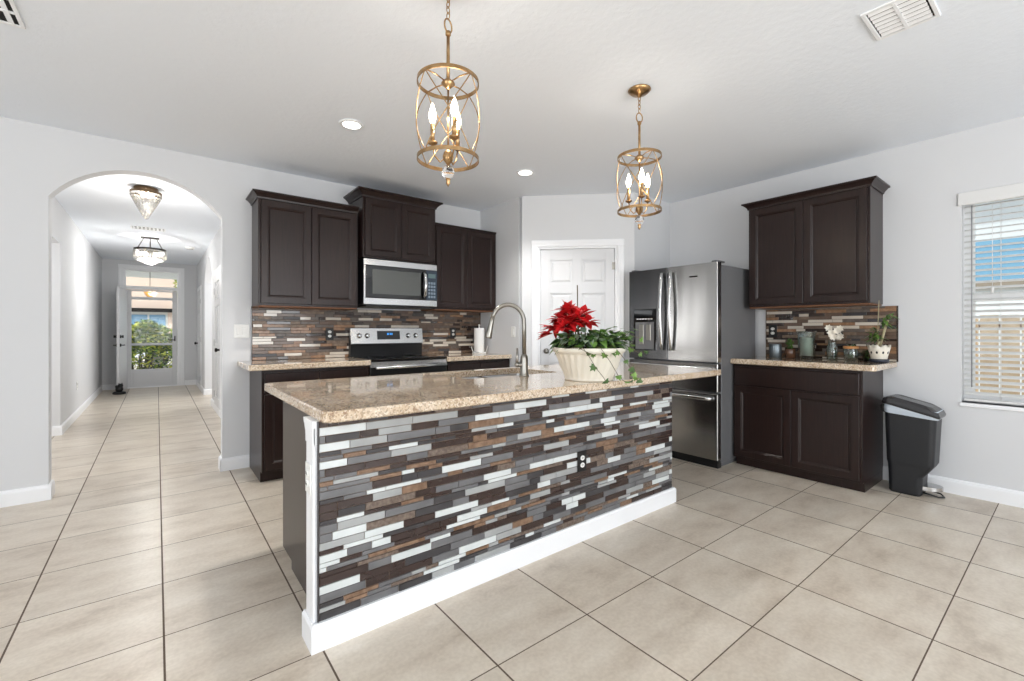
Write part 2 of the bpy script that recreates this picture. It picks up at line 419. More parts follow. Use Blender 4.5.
def panel_door(b, x0, x1, y0, y1, z0, z1):
    """six raised panels, front face at y0"""
    W = x1-x0; st = .105; ms = .10
    b.box(x0, x1, y0+.012, y1, z0, z1)
    rails = [z0, z0+.22, z0+.22+(z1-z0)*.31, z0+.22+(z1-z0)*.31+.17, z1-.12-.26-.11, z1-.12-.26, z1-.12, z1]
    cxs = (x0, x0+st, (x0+x1)/2-ms/2, (x0+x1)/2+ms/2, x1-st, x1)
    b.box(cxs[0], cxs[1], y0, y0+.013, z0, z1, c=.002); b.box(cxs[4], cxs[5], y0, y0+.013, z0, z1, c=.002)
    b.box(cxs[2], cxs[3], y0, y0+.013, z0, z1, c=.002)
    for a, c_ in ((rails[0], rails[1]), (rails[2], rails[3]), (rails[4], rails[5]), (rails[6], rails[7])):
        for u0, u1 in ((cxs[1], cxs[2]), (cxs[3], cxs[4])): b.box(u0-.001, u1+.001, y0+.0002, y0+.0128, a, c_)
    for a, c_ in ((rails[1], rails[2]), (rails[3], rails[4]), (rails[5], rails[6])):
        for u0, u1 in ((cxs[1], cxs[2]), (cxs[3], cxs[4])):
            o = [(u0+.014, a+.014), (u1-.014, a+.014), (u1-.014, c_-.014), (u0+.014, c_-.014)]
            i = [(u0+.038, a+.038), (u1-.038, a+.038), (u1-.038, c_-.038), (u0+.038, c_-.038)]
            b.loops([[(p[0], y0+.0125, p[1]) for p in o], [(p[0], y0+.003, p[1]) for p in i]], cap1=True)
def knob(b, p, n, r=.027):
    n = Vector(n).normalized(); rot = n.to_track_quat('Z', 'Y').to_matrix()
    b.lathe([(r*1.15, 0), (r*1.15, .006), (r*.5, .009), (r*.42, .03), (r*.9, .038), (r, .052), (r*.8, .064), (0.0001, .068)], p, 20, rot=rot)

b = B(); b.box(PD0, PD1, .0, .11, 0, .002)
ang = math.atan2(-.86, .88)
b = B(); panel_door(b, PD0+.022, PD1-.022, .02, .058, .01, PDZ-.022)
pd = struct(b, 'door_1', 'door_white', loc=(3.2, 3.88, 0), rotz=ang)
b = B(); knob(b, (PD0+.088, .02, 1.01), (0, -1, 0)); b.build('door_knob', 'nickel', pd)
for z in (1.95, 1.12, .28):
    b = B(); b.cyl((PD1-.018, .011, z-.045), (PD1-.018, .011, z+.045), .007); b.box(PD1-.05, PD1-.018, .014, .0195, z-.04, z+.04); b.build('hinge', 'nickel', pd)
b = B(); casing(b, PD0, PD1, PDZ); b.box(PD0, PD0+.02, 0, .1, 0, PDZ-.0); b.box(PD1-.02, PD1, .0, .1, 0, PDZ); b.box(PD0+.02, PD1-.02, 0, .1, PDZ-.02, PDZ)
b.box(PD0+.02, PD0+.03, .06, .09, 0, PDZ-.02); b.box(PD1-.03, PD1-.02, .06, .09, 0, PDZ-.02)
struct(b, 'trim_1', 'trim', loc=(3.2, 3.88, 0), rotz=ang)

# entry: frame with transom, storm door, open front door
b = B(); casing(b, DX0, DX1, DZ, wd=.085, y=12.6)
b.box(DX0, DX0+.04, 12.6, 12.72, 0, DZ); b.box(DX1-.04, DX1, 12.6, 12.72, 0, DZ); b.box(DX0+.04, DX1-.04, 12.6, 12.72, DZ-.035, DZ)
b.box(DX0+.04, DX1-.04, 12.6, 12.72, 2.13, 2.20)
b.box(DX0+.04, DX1-.04, 12.6, 12.72, 0, .02)
struct(b, 'trim_2', 'trim')
b = B(); b.box(DX0+.04, DX1-.04, 12.655, 12.661, 2.20, DZ-.035)
tr = struct(b, 'window_2', 'glass')
b = B(); x0, x1 = DX0+.045, DX1-.045
b.box(x0, x0+.085, 12.64, 12.675, .02, 2.12, c=.004); b.box(x1-.085, x1, 12.64, 12.675, .02, 2.12, c=.004)
b.box(x0+.085, x1-.085, 12.64, 12.675, 2.09, 2.12); b.box(x0+.085, x1-.085, 12.64, 12.675, 1.91, 1.97); b.box(x0+.085, x1-.085, 12.64, 12.675, .915, .965)
b.box(x0+.085, x1-.085, 12.645, 12.67, .02, .40); b.box(x0+.12, x1-.12, 12.638, 12.646, .07, .34, c=.004)
sd = struct(b, 'door_2', 'door_white')
b = B(); b.box(x0+.085, x1-.085, 12.656, 12.66, .40, .915); b.box(x0+.085, x1-.085, 12.656, 12.66, .965, 1.91); b.box(x0+.085, x1-.085, 12.656, 12.66, 1.97, 2.09); b.build('glass_pane', 'glass', sd)
b = B(); b.box(x1-.05, x1-.03, 12.61, 12.64, 1.0, 1.12, c=.003); b.cyl((x1-.04, 12.612, 1.03), (x1-.13, 12.612, 1.03), .007); b.build('door_handle', 'dark_metal', sd)
# inner front door swung open into the hallway
fd_ang = math.atan2(11.70-12.58, -.60+.515)
L_ = .885
b = B(); panel_door(b, .012, L_, -.022, .0, .012, 2.10); b.box(.012, L_, -.001, .022, .012, 2.10)
fd = struct(b, 'door_3', 'door_white', loc=(-.515, 12.575, 0), rotz=fd_ang)
for zz_, nm, lev in ((1.12, 'deadbolt', False), (.95, 'door_handle', True)):
    for sgn in (-1, 1):
        b = B(); y = sgn*.022; rot = Vector((0, sgn, 0)).to_track_quat('Z', 'Y').to_matrix()
        b.lathe([(.034, 0), (.034, .008), (.028, .018), (0.0001, .020)], (L_-.07, y, zz_), 18, rot=rot)
        if lev: b.cyl((L_-.07, y, zz_), (L_-.07, y+sgn*.055, zz_), .010); b.tube([(L_-.07, y+sgn*.055, zz_), (L_-.12, y+sgn*.058, zz_+.004), (L_-.18, y+sgn*.055, zz_-.004)], .009)
        else: b.cyl((L_-.07, y, zz_), (L_-.07, y+sgn*.045, zz_), .011); b.box(L_-.078, L_-.062, y+sgn*.025, y+sgn*.055, zz_-.026, zz_+.026, c=.003)
        b.build(nm, 'black_plastic', fd)
# doors on the right side of the hallway (closed, flush with casing)
def hall_door(n, y0, y1, knob_at_near):
    b = B(); panel_door(b, 0, y1-y0, -.008, .006, .012, 2.1)
    o = struct(b, 'door_%d' % n, 'door_white', loc=(.714, y1, 0), rotz=-PI/2)
    kx = (y1-y0)-.07 if knob_at_near else .07
    b = B(); knob(b, (kx, 0, .96), (0, -1, 0), .03); b.build('door_knob', 'dark_metal', o)
    for z in (1.85, 1.05, .25):
        b = B(); b.cyl(((y1-y0)-kx+(.06 if knob_at_near else -.06)*-1, -.004, z-.05), ((y1-y0)-kx+(.06 if knob_at_near else -.06)*-1, -.004, z+.05), .008); b.build('hinge', 'dark_metal', o)
    b = B()
    b.box(-.08, 0, -.004, .006, 0, 2.1, c=.002); b.box(y1-y0, y1-y0+.08, -.004, .006, 0, 2.1, c=.002); b.box(-.08, y1-y0+.08, -.004, .006, 2.1, 2.18, c=.002)
    struct(b, 'trim_%d' % (n-1), 'trim', loc=(.714, y1, 0), rotz=-PI/2)
hall_door(4, 7.63, 8.45, True)
hall_door(5, 11.35, 12.2, False)

# right window, frame and blinds
b = B()
fy0, fy1 = WY0, WY1
X0, X1 = 4.85, 4.90
b.box(X0, X1, fy0, fy0+.06, WZ0, WZ1); b.box(X0, X1, fy1-.06, fy1, WZ0, WZ1); b.box(X0, X1, fy0+.06, fy1-.06, WZ0, WZ0+.06); b.box(X0, X1, fy0+.06, fy1-.06, WZ1-.06, WZ1)
b.box(X0-.005, X1, fy0+.06, fy1-.06, 1.46, 1.52); b.box(X0, X1, (fy0+fy1)/2-.03, (fy0+fy1)/2+.03, WZ0+.06, WZ1-.06)
wf = struct(b, 'window_1', 'vinyl')
b = B(); b.box(4.872, 4.876, fy0+.06, fy1-.06, WZ0+.06, WZ1-.06); b.build('window_pane', 'glass', wf)
b = B(); b.box(4.745, 4.92, fy0-.01, fy1+.01, WZ0-.03, WZ0, c=.004); b.build('window_sill', 'trim', wf)
bl = thing('window_blind', 'white slatted venetian blind hanging half open in the right-hand window', 'window blind', (4.80, (WY0+WY1)/2, WZ0))
hw = (WY1-WY0)/2
b = B()
nsl = 33; zt = WZ1-WZ0-.07; pitch = (zt-.05)/nsl
for i in range(nsl):
    z = .05+pitch*(i+.5); tl = R(22)
    dx, dz = .0235*math.cos(tl), .0235*math.sin(tl)
    b.loops([[(-dx, y, z-dz-.0013), (dx, y, z+dz-.0013), (dx, y, z+dz+.0013), (0, y, z+.004), (-dx, y, z-dz+.0013)] for y in (-hw+.012, hw-.012)], cap0=True, cap1=True)
b.build('slats', 'blind', bl)
b = B(); b.box(-.050, .02, -hw+.004, hw-.004, zt, zt+.068, c=.006); b.box(-.053, -.041, -hw-.02, hw+.02, zt-.012, zt+.085, c=.004); b.build('valance', 'blind', bl)
b = B(); b.box(-.024, .024, -hw+.012, hw-.012, .012, .03, c=.004); b.build('bottom_rail', 'blind', bl)
b = B()
for y in (-hw+.2, 0, hw-.2):
    for x in (-.026, .026): b.cyl((x, y, .02), (x, y, zt), .0012, seg=6)
b.build('ladder_cord', 'blind', bl)
b = B(); b.cyl((-.04, hw-.055, zt-.02), (-.04, hw-.055, .12), .004, seg=8); b.build('tilt_wand', mat('wand', (150, 152, 155), .3), bl)
b = B(); b.cyl((-.036, hw-.16, zt-.02), (-.036, hw-.16, .86), .0022, seg=6); b.lathe([(.003, 0), (.009, -.012), (.007, -.045), (.0001, -.05)], (-.036, hw-.16, .86), 10); b.build('pull_cord', 'blind', bl)

# ---------------------------------------------------------------- mosaic builder
def mosaic(b, u0, u1, v0, v1, fn, rng, weights, wg, rows=(.030, .030, .016), lens=(.07, .24), holes=(), g=.0025, t=.006, nm=7):
    v = v0+g
    while v < v1-.008:
        h = rng.choice(rows)
        if v+h > v1-.012: h = v1-g-v
        u = u0+g-rng.uniform(0, .1)
        while u < u1-g:
            L = rng.uniform(*lens)*(1 if h > .02 else .8)
            a, c_ = max(u, u0+g), min(u+L, u1-g)
            if c_-a > .012:
                mi = rng.choices(range(nm), weights)[0]
                if rng.random() < .9 or True:
                    tt = t+rng.uniform(-.0012, .0012); k = .0012
                    if not any(a < hu1 and c_ > hu0 and v < hv1 and v+h > hv0 for hu0, hu1, hv0, hv1 in holes):
                        b.loops([[fn(a, v, 0), fn(c_, v, 0), fn(c_, v+h, 0), fn(a, v+h, 0)], [fn(a, v, tt-k), fn(c_, v, tt-k), fn(c_, v+h, tt-k), fn(a, v+h, tt-k)],
                                 [fn(a+k, v+k, tt), fn(c_-k, v+k, tt), fn(c_-k, v+h-k, tt), fn(a+k, v+h-k, tt)]], mi, cap1=True)
            u += L+g
        v += h+g

# ---------------------------------------------------------------- island
WC = .965      # wall counters
IC = .93       # island counter
WR = .983      # counter on the right wall
ix0, ix1, iyf, iyb = .53, 2.93, 1.85, 2.63
isl = thing('kitchen_island', 'dark wood kitchen island faced with mosaic tile on a white plinth, centre of kitchen', 'kitchen island', (ix0, iyf, 0))
def I(x, y, z): return (x-ix0, y-iyf, z)
b = B(); b.box(0.0, .98, .14, .775, .10, .885); b.box(1.90, ix1-ix0, .14, .775, .10, .885); b.box(.98, 1.90, .14, .535, .10, .885); b.box(.02, ix1-ix0-.01, .15, .70, 0, .10)
b.box(.5, .98, .775, 1.06, .10, .885); b.box(1.90, 2.3, .775, 1.06, .10, .885); b.box(.98, 1.90, .535, 1.06, .10, .66)
b.box(.04, .02+.0, .16, .2, .1, .12)
b.box(-.012, .0, .10, .745, .11, .885, c=.002)
b.build('cabinet_body', 'wood', isl)
b = B(); b.box(-.045, ix1-ix0, .0, .10, 0, .885); b.box(.0, ix1-ix0, .10, .14, 0, .885)     # half wall
b.box(-.055, -.045, -.002, .10, .0, .86, c=.003)
cv = [(-.002, .795), (.10, .795), (.10, .82), (.103, .838), (.113, .850), (.118, .862), (.128, .868), (.134, .8855), (-.002, .8855)]
b.prism(cv, -.058, -.0121, f=lambda x, y, z: (z, x, y))
b.build('end_wall', 'trim', isl)
rng = random.Random(4)
b = B(); b.box(-.036, ix1-ix0, -.004, 0, .10, .885, 7)
oc = (1.945-ix0, .465)
mosaic(b, -.036, ix1-ix0, .10, .885, lambda u, v, t: (u, -.004-t, v), rng, (14, 19, 17, 24, 8, 8, 10), 7, rows=(.031, .031, .028, .016, .016), lens=(.07, .24))
b.box(-.041, -.036, -.012, .0, .10, .885, 2)
b.build('mosaic_face', MOS+[GROUT], isl)
b = B()
def plinth(b, x0, x1, y0, y1, z1):
    b.box(x0, x1, y0, y1, 0, z1-.012); b.loops([[(x0, y0, z1-.012), (x1, y0, z1-.012), (x1, y1, z1-.012), (x0, y1, z1-.012)], [(x0+.008, y0+.008, z1), (x1-.008, y0+.008, z1), (x1-.008, y1-.002, z1), (x0+.008, y1-.002, z1)]], cap1=True)
plinth(b, -.068, ix1-ix0+.02, -.03, -.005, .105); plinth(b, -.068, -.046, -.005, .115, .105); plinth(b, ix1-ix0, ix1-ix0+.02, -.005, .14, .105)
b.build('baseboard', 'trim', isl)

def outlet(root, x, y, z, n, plate, face, w_=.075, h_=.12, duplex=True, ax=None):
    """plate facing direction n; built in local frame facing -y"""
    b = B(); b.box(-w_/2, w_/2, -.006, 0, -h_/2, h_/2, c=.002)
    return b
def outlet_thing(name, label, loc, rotz, plate, inner, kind='duplex', cat='outlet', w_=.075, h_=.12):
    t = thing(name, label, cat, loc, rotz)
    b = B(); b.box(-w_/2, w_/2, -.006, 0, -h_/2, h_/2, c=.002); b.build('cover_plate', plate, t)
    if kind == 'duplex':
        for dz in (-.021, .021):
            b = B(); b.lathe([(.017, 0), (.017, .004), (.015, .006)], (0, -.0055, dz), 20, rot=Vector((0, -1, 0)).to_track_quat('Z', 'Y').to_matrix(), sx=1, sy=.85)
            r = b.build('receptacle', inner, t)
            b = B(); b.box(-.008, -.005, -.0125, -.011, dz-.004, dz+.007); b.box(.005, .008, -.0125, -.011, dz-.004, dz+.005); b.build('slot', 'black_plastic', r)
    else:
        n = 2 if kind == 'switch2' else 1
        for i in range(n):
            x = 0 if n == 1 else (-.023+.046*i)
            b = B(); b.loops([[(x-.016, -.006, -.033), (x+.016, -.006, -.033), (x+.016, -.006, .033), (x-.016, -.006, .033)], [(x-.015, -.012, -.032), (x+.015, -.012, -.032), (x+.015, -.008, .032), (x-.015, -.008, .032)]], cap1=True)
            b.build('rocker', inner, t)
    return t
outlet_thing('wall_outlet', 'black outlet with white sockets in the mosaic front of the island', (1.945+.03, iyf-.012, .466), 0, 'black_plastic', 'plastic_white')
outlet_thing('wall_outlet', 'white outlet on the white end post of the island', (ix0-.0555, iyf+.05, .655), -PI/2, 'plastic_white', 'plastic_white')
outlet_thing('wall_outlet', 'black-framed outlet in the backsplash left of the range', (1.36, 4.682, 1.205), 0, 'black_plastic', 'plastic_white')
outlet_thing('wall_outlet', 'dark outlet in the backsplash right of the range, near the paper towels', (2.79, 4.682, 1.215), 0, 'black_plastic', 'plastic_white')
outlet_thing('wall_outlet', 'black outlet with white sockets in the backsplash beside the refrigerator', (4.744, 1.88, 1.235), -PI/2, 'black_plastic', 'plastic_white')
outlet_thing('light_switch', 'white double switch plate on the wall between arch and backsplash', (.60, 4.70, 1.235), 0, 'plastic_white', 'plastic_white', 'switch2', 'light switch', .12, .12)
outlet_thing('light_switch', 'white single switch on the short wall left of the pantry door', (3.2, 4.03, 1.225), -PI/2, 'plastic_white', 'plastic_white', 'switch1', 'light switch')
outlet_thing('wall_outlet', 'white outlet low on the left wall of the hallway', (-.90, 8.9, .45), PI/2, 'plastic_white', 'plastic_white')

def rrect(x0, x1, y0, y1, rs, n=6):
    """rounded rectangle, rs = radii for (x0y0, x1y0, x1y1, x0y1)"""
    P = []
    for (cx, cy, a0), r in zip(((x0, y0, 180), (x1, y0, 270), (x1, y1, 0), (x0, y1, 90)), rs):
        sx = 1 if cx == x0 else -1; sy = 1 if cy == y0 else -1
        c_ = (cx+sx*r, cy+sy*r)
        if r < 1e-4: P.append((cx, cy)); continue
        for i in range(n+1):
            a = R(a0+90*i/n); P.append((c_[0]+r*math.cos(a), c_[1]+r*math.sin(a)))
    return P
def inset(P, d):
    cx = sum(p[0] for p in P)/len(P); n = len(P); out = []
    for i in range(n):
        a, p, c_ = Vector(P[i-1]), Vector(P[i]), Vector(P[(i+1) % n])
        e1 = (p-a).normalized(); e2 = (c_-p).normalized(); n1 = Vector((-e1.y, e1.x)); n2 = Vector((-e2.y, e2.x))
        m = (n1+n2).normalized(); k = d/max(.3, m.dot(n1)); out.append((p.x+m.x*k, p.y+m.y*k))
    return out
def slab(b, P, z0, z1, holes=()):
    """countertop with softened edges"""
    e = .006
    Pi = inset(P, e)
    polys = [Pi]+[list(h) for h in holes]; flat = [p for q_ in polys for p in q_]
    tris = tessellate_polygon([[Vector((p[0], p[1], 0)) for p in q_] for q_ in polys])
    for z in (z0, z1):
        vs = [b.bm.verts.new((p[0], p[1], z)) for p in flat]
        for t in tris:
            try: b.bm.faces.new([vs[i] for i in t])
            except ValueError: pass
    b.loops([[(p[0], p[1], z0) for p in Pi], [(p[0], p[1], z0+e) for p in P], [(p[0], p[1], z1-e) for p in P], [(p[0], p[1], z1) for p in Pi]])
    for h in holes: b.loops([[(p[0], p[1], z0) for p in h], [(p[0], p[1], z1) for p in h]])
    bmesh.ops.remove_doubles(b.bm, verts=b.bm.verts, dist=1e-5)

SX0, SX1, SY0, SY1 = 1.56, 2.35, 2.42, 2.90
b = B(); hole = rrect(SX0, SX1, SY0, SY1, (.03,)*4)
slab(b, rrect(.492, 3.56, 1.77, 2.99, (.045, .07, .07, .03)), .8855, IC, [hole])
tag(b.build('countertop', 'granite'), 'polished beige granite countertop of the island', 'countertop')
# sink
sk = thing('kitchen_sink', 'stainless double-bowl sink set into the island countertop', 'sink', (SX0, SY0, .885))
b = B(); W_, D_ = SX1-SX0, SY1-SY0
for (a0, a1) in ((0, W_*.5-.018), (W_*.5+.018, W_)):
    o = rrect(a0-.0 if a0 else 0, a1, 0, D_, (.03,)*4); i_ = rrect(a0+.03, a1-.03, .03, D_-.03, (.03,)*4)
    b.loops([[(p[0], p[1], -.0015) for p in o], [(p[0], p[1], -.02) for p in inset(o, .004)], [(p[0], p[1], -.17) for p in inset(o, .012)], [(p[0], p[1], -.19) for p in i_]], cap1=True, smooth=False)
b.box(W_*.5-.0185, W_*.5+.0185, .005, D_-.005, -.045, -.012, c=.006)
b.build('basin', 'sink', sk, recalc=False)
for k in (.25, .75):
    b = B(); b.lathe([(.0001, 0), (.03, .0), (.042, .002), (.045, .0)], (W_*k, D_*.5, -.189), 20); b.build('drain', 'chrome', sk)
# faucet
fa = thing('kitchen_faucet', 'brushed nickel gooseneck faucet with pull-down head behind the sink', 'faucet', (1.966, 2.358, IC), R(-38))
b = B(); b.lathe([(.034, 0), (.034, .006), (.029, .012), (.027, .02), (.026, .12), (.024, .135), (.0155, .15)], seg=24); b.build('base', 'nickel', fa)
pts = [(0, 0, .14), (0, 0, .33)]
for i in range(1, 15):
    a = PI*(i/14)*.93; pts.append((-.110+.110*math.cos(a), 0, .365+.110*math.sin(a)*1.1))
b = B(); b.tube(pts, .0145, seg=14); b.build('gooseneck', 'nickel', fa)
e = Vector(pts[-1]); d = Vector((-.22, 0, -1)).normalized(); rot = (d).to_track_quat('Z', 'Y').to_matrix()
b = B(); b.lathe([(.0155, -.01), (.0165, .02), (.0175, .03), (.017, .034), (.020, .08), (.0245, .125), (.024, .135), (.018, .137)], e, 20, rot=rot); b.build('spray_head', 'nickel', fa)
b = B(); b.cyl((0, 0, .075), (-.045, -.012, .078), .017, .015); b.sphere((-.047, -.012, .079), .019, 12, 8); b.tube([(-.047, -.012, .08), (-.05, -.02, .11), (-.048, -.034, .19)], [.011, .009, .006], seg=10); b.build('lever_handle', 'nickel', fa)

# ---------------------------------------------------------------- cabinets (local: x along, front at y=0 facing -y, back at +depth)
def shaker(b, x0, x1, z0, z1, y=0, t=.02, rail=.058, rec=.009, mi=0):
    def rr(o, yy): return [(x0+o, yy, z0+o), (x1-o, yy, z0+o), (x1-o, yy, z1-o), (x0+o, yy, z1-o)]
    b.loops([rr(0, y), rr(0, y-t+.003), rr(.003, y-t), rr(rail-.006, y-t), rr(rail, y-t+.004), rr(rail+.004, y-t+.004), rr(rail+.013, y-t+rec+.002), rr(rail+.016, y-t+rec)], mi, cap1=True, cap0=True)
def drawer_front(b, x0, x1, z0, z1, y=0, t=.02):
    def rr(o, yy): return [(x0+o, yy, z0+o), (x1-o, yy, z0+o), (x1-o, yy, z1-o), (x0+o, yy, z1-o)]
    b.loops([rr(0, y), rr(0, y-t+.003), rr(.004, y-t)], cap1=True, cap0=True)
def crown(b, x0, x1, dep, z0, h, out, left=True, right=True, yf=0):
    prof = [(0, 0), (.008, .0), (.010, .012), (out*.35, h*.38), (out*.75, h*.72), (out, h*.78), (out, h), (0, h)]
    L = []
    for o, z in prof:
        ol = o if left else 0; orr = o if right else 0
        L.append([(x0-ol, dep, z0+z), (x0-ol, yf-o, z0+z), (x1+orr, yf-o, z0+z), (x1+orr, dep, z0+z)])
    b.loops(L, closed=True, cap0=True, cap1=True)
def cabinet_upper(label, loc, rotz, W, dep, z0, z1, ndoor=2, cr=(.058, .048), crl=True, crr=True, rail=True, side='wood'):
    t = thing('wall_cabinet', label, 'cabinet', loc, rotz)
    b = B(); b.box(0, W, 0, dep, z0, z1, c=.0015); b.build('cabinet_body', 'wood', t)
    m = .018; dw = (W-2*m-.004*(ndoor-1))/ndoor
    for i in range(ndoor):
        b = B(); x = m+i*(dw+.004); shaker(b, x, x+dw, z0+.018, z1-.02, -.0005); b.build('door', 'wood', t)
    if cr[0]:
        b = B(); crown(b, -.001, W+.001, dep, z1-.008, cr[0], cr[1], crl, crr, -.001); b.build('crown_molding', 'wood', t)
    if rail:
        b = B(); b.box(.006, W-.006, .002, dep-.002, z0-.012, z0, c=.002); b.build('light_rail', 'wood_brown', t)
    return t
YB = 4.70
cabinet_upper('dark wall cabinet with two doors left of the microwave', (.68, YB-.33, 0), 0, .855, .329, 1.458, 2.385, crr=False)
cabinet_upper('short raised dark wall cabinet directly above the microwave', (1.563, YB-.385, 0), 0, .79, .384, 1.952, 2.55, cr=(.07, .06), rail=False)
cabinet_upper('plain dark wall cabinet in the corner right of the microwave', (2.367, YB-.33, 0), 0, .831, .329, 1.475, 2.405, cr=(.02, .012), crl=False, crr=False)
cabinet_upper('dark wall cabinet with crown hanging alone on the right wall', (4.40, 1.957, 0), -PI/2, .925, .359, 1.458, 2.385)

def cabinet_base(label, loc, rotz, W, dep, top, drawers, doors, toe=.085, toed=.06, side_l=False):
    t = thing('base_cabinet', label, 'cabinet', loc, rotz)
    b = B(); b.box(0, W, 0, dep, toe, top, c=.0015); b.box(.0, W, toed, dep, 0, toe); b.build('cabinet_body', 'wood', t)
    m = .02
    for i in range(drawers):
        dw = (W-2*m-.005*(drawers-1))/drawers; x = m+i*(dw+.005)
        b = B(); drawer_front(b, x, x+dw, top-.185, top-.025, -.0005); b.build('drawer_front', 'wood', t)
    for i in range(doors):
        dw = (W-2*m-.004*(doors-1))/doors; x = m+i*(dw+.004)
        b = B(); shaker(b, x, x+dw, toe+.02, top-.20, -.0005); b.build('door', 'wood', t)
    return t
cabinet_base('dark base cabinet left of the range, under its own counter', (.662, 4.10, 0), 0, .885, .598, .918, 2, 2)
cabinet_base('dark base cabinet in the corner right of the range', (2.352, 4.10, 0), 0, .847, .598, .918, 2, 2)
cabinet_base('dark base cabinet with one wide drawer against the right wall', (4.20, 2.004, 0), -PI/2, .974, .558, .936, 1, 2, toe=.075, toed=.05)
def counter(label, P, top=None):
    top = top or WC
    b = B(); slab(b, P, top-.0465, top); tag(b.build('countertop', 'granite'), label, 'countertop')
counter('beige granite counter left of the range with overhanging left end', rrect(.565, 1.547, 4.06, 4.699, (.04, .0, .0, .0)))
counter('beige granite counter in the corner right of the range, under the paper towels', rrect(2.352, 3.199, 4.06, 4.699, (0, 0, 0, 0)))
counter('small beige granite counter on the right wall holding jars and plants', rrect(4.145, 4.759, .94, 2.006, (.045, 0, 0, .0)), .983)
# backsplashes
WB = (17, 22, 20, 14, 7, 13, 7)
rng = random.Random(11)
b = B(); b.box(.675, 3.198, 4.692, 4.699, WC+.0005, 1.462, 7)
mosaic(b, .68, 3.198, WC+.001, 1.462, lambda u, v, t: (u, 4.692-t, v), rng, WB, 7, rows=(.026, .026, .015), lens=(.06, .22))
b.box(.672, .679, 4.682, 4.699, WC+.0005, 1.442, 2)
o = b.build('backsplash', MOSB+[GROUTB]); tag(o, 'brown and cream mosaic backsplash running behind the range', 'backsplash')
b = B(); b.box(4.752, 4.759, .935, 1.95, WR+.0005, 1.443, 7)
mosaic(b, .94, 1.945, WR+.001, 1.443, lambda u, v, t: (4.752-t, u, v), rng, (16, 22, 18, 16, 11, 12, 5), 7, rows=(.026, .026, .015), lens=(.07, .24))
b.box(4.742, 4.759, .931, .936, WR+.0005, 1.443, 2)
tag(b.build('backsplash', MOSB+[GROUTB]), 'small mosaic backsplash behind the jars on the right wall', 'backsplash')

# ---------------------------------------------------------------- range
rg = thing('kitchen_range', 'stainless and black electric range between the back base cabinets', 'range', (1.5495, 4.07, 0))
RW = .80
b = B(); b.box(0, RW, .03, .62, .09, .955); b.box(.02, RW-.02, .06, .6, 0, .09); b.build('body', 'black_enamel', rg)
b = B(); b.box(-.001, RW+.001, -.01, .55, .955, .972, c=.004)
for x, y, r in ((.2, .13, .09), (.6, .13, .075), (.2, .40, .075), (.6, .40, .09)): b.lathe([(r, .9721), (r, .9723), (r-.004, .9723), (r-.004, .9721)], (x, y, 0), 28, mi=1)
b.build('cooktop', ['black_glass', mat('burner_ring', (60, 60, 62), .3)], rg)
b = B(); b.box(.0, RW, .0, .03, .30, .945, c=.004); b.box(.0, RW, -.004, .004, .895, .948, c=.003, mi=1); b.build('oven_door', ['black_enamel', 'steel_bright'], rg)
b = B(); b.tube([(.03, -.05, .895), (RW-.03, -.05, .895)], .017, seg=12)
for x in (.06, RW-.06): b.cyl((x, -.002, .895), (x, -.05, .895), .011)
b.build('oven_handle', 'steel_bright', rg)
b = B(); b.box(.0, RW, .0, .03, .10, .29, c=.004); b.build('warming_drawer', 'steel', rg)
b = B(); b.loops([[(x, .555, .972), (x, .545, 1.095), (x, .53, 1.10), (x, .552, 1.255), (x, .60, 1.258), (x, .615, .972)] for x in (0.0, RW)], cap0=True, cap1=True)
bk = b.build('backguard', 'black_enamel', rg)
b = B(); b.loops([[(x, .5285, 1.105), (x, .5515, 1.254), (x, .552, 1.262), (x, .60, 1.262), (x, .60, 1.258), (x, .535, 1.105)] for x in (-.002, RW+.002)], cap0=True, cap1=True); b.build('control_panel', 'steel_bright', bk)
def on_bg(z): return .5285+(z-1.105)/.149*.023
b = B(); y = on_bg(1.19); b.loops([[(x, on_bg(1.145)-.002, 1.145), (x, on_bg(1.235)-.002, 1.235), (x, on_bg(1.235)+.004, 1.235), (x, on_bg(1.145)+.004, 1.145)] for x in (.275, .53)], cap0=True, cap1=True)
dsp = b.build('display', 'black_glass', bk)
b = B()
for k, x in enumerate((.385, .40, .42, .435)): b.box(x, x+.008, on_bg(1.2)-.004, on_bg(1.2)-.0025, 1.193, 1.213)
b.build('clock_digits', mat('blue_digits', (60, 150, 230), .5, emit=(60, 150, 240), es=.8), dsp)
for x in (.085, .168, .628, .715):
    b = B(); rot = Vector((0, -1, .15)).to_track_quat('Z', 'Y').to_matrix(); y = on_bg(1.185)
    b.lathe([(.027, -.002), (.027, .004), (.021, .008), (.019, .028), (.016, .031), (.0001, .032)], (x, y, 1.185), 20, rot=rot); b.box(x-.004, x+.004, y-.036, y-.02, 1.167, 1.203, c=.001)
    b.build('knob', 'steel_bright', bk)

# microwave
mw = thing('microwave', 'stainless over-the-range microwave mounted under the short cabinet', 'microwave', (1.565, 4.29, 1.495))
MW, MH = .795, .445
b = B(); b.box(0, MW, .02, .40, 0, MH, c=.003); b.box(.03, MW-.03, .02, .39, -.02, .0); b.build('body', 'black_enamel', mw)
b = B(); b.box(0, MW, .0, .022, MH-.062, MH, c=.003); b.box(0, MW, .0, .022, .0, .065, c=.003); b.box(0, .016, 0, .022, .065, MH-.062); b.build('steel_trim', 'steel_bright', mw)
b = B(); b.box(.016, .665, -.002, .022, .067, MH-.064, c=.003); dr = b.build('door', 'black_glass', mw)
b = B(); b.box(.085, .60, -.0035, -.0015, .105, MH-.10, c=.0005); b.build('window', 'window_grey', dr)
b = B(); b.tube([(.635, -.004, .09), (.638, -.04, .12), (.64, -.05, .22), (.638, -.04, .325), (.635, -.004, .355)], .0135, seg=12, flat=(1.2, .8)); b.build('handle', 'steel_bright', dr)
b = B(); b.box(.668, MW, -.002, .022, .067, MH-.064, c=.003)
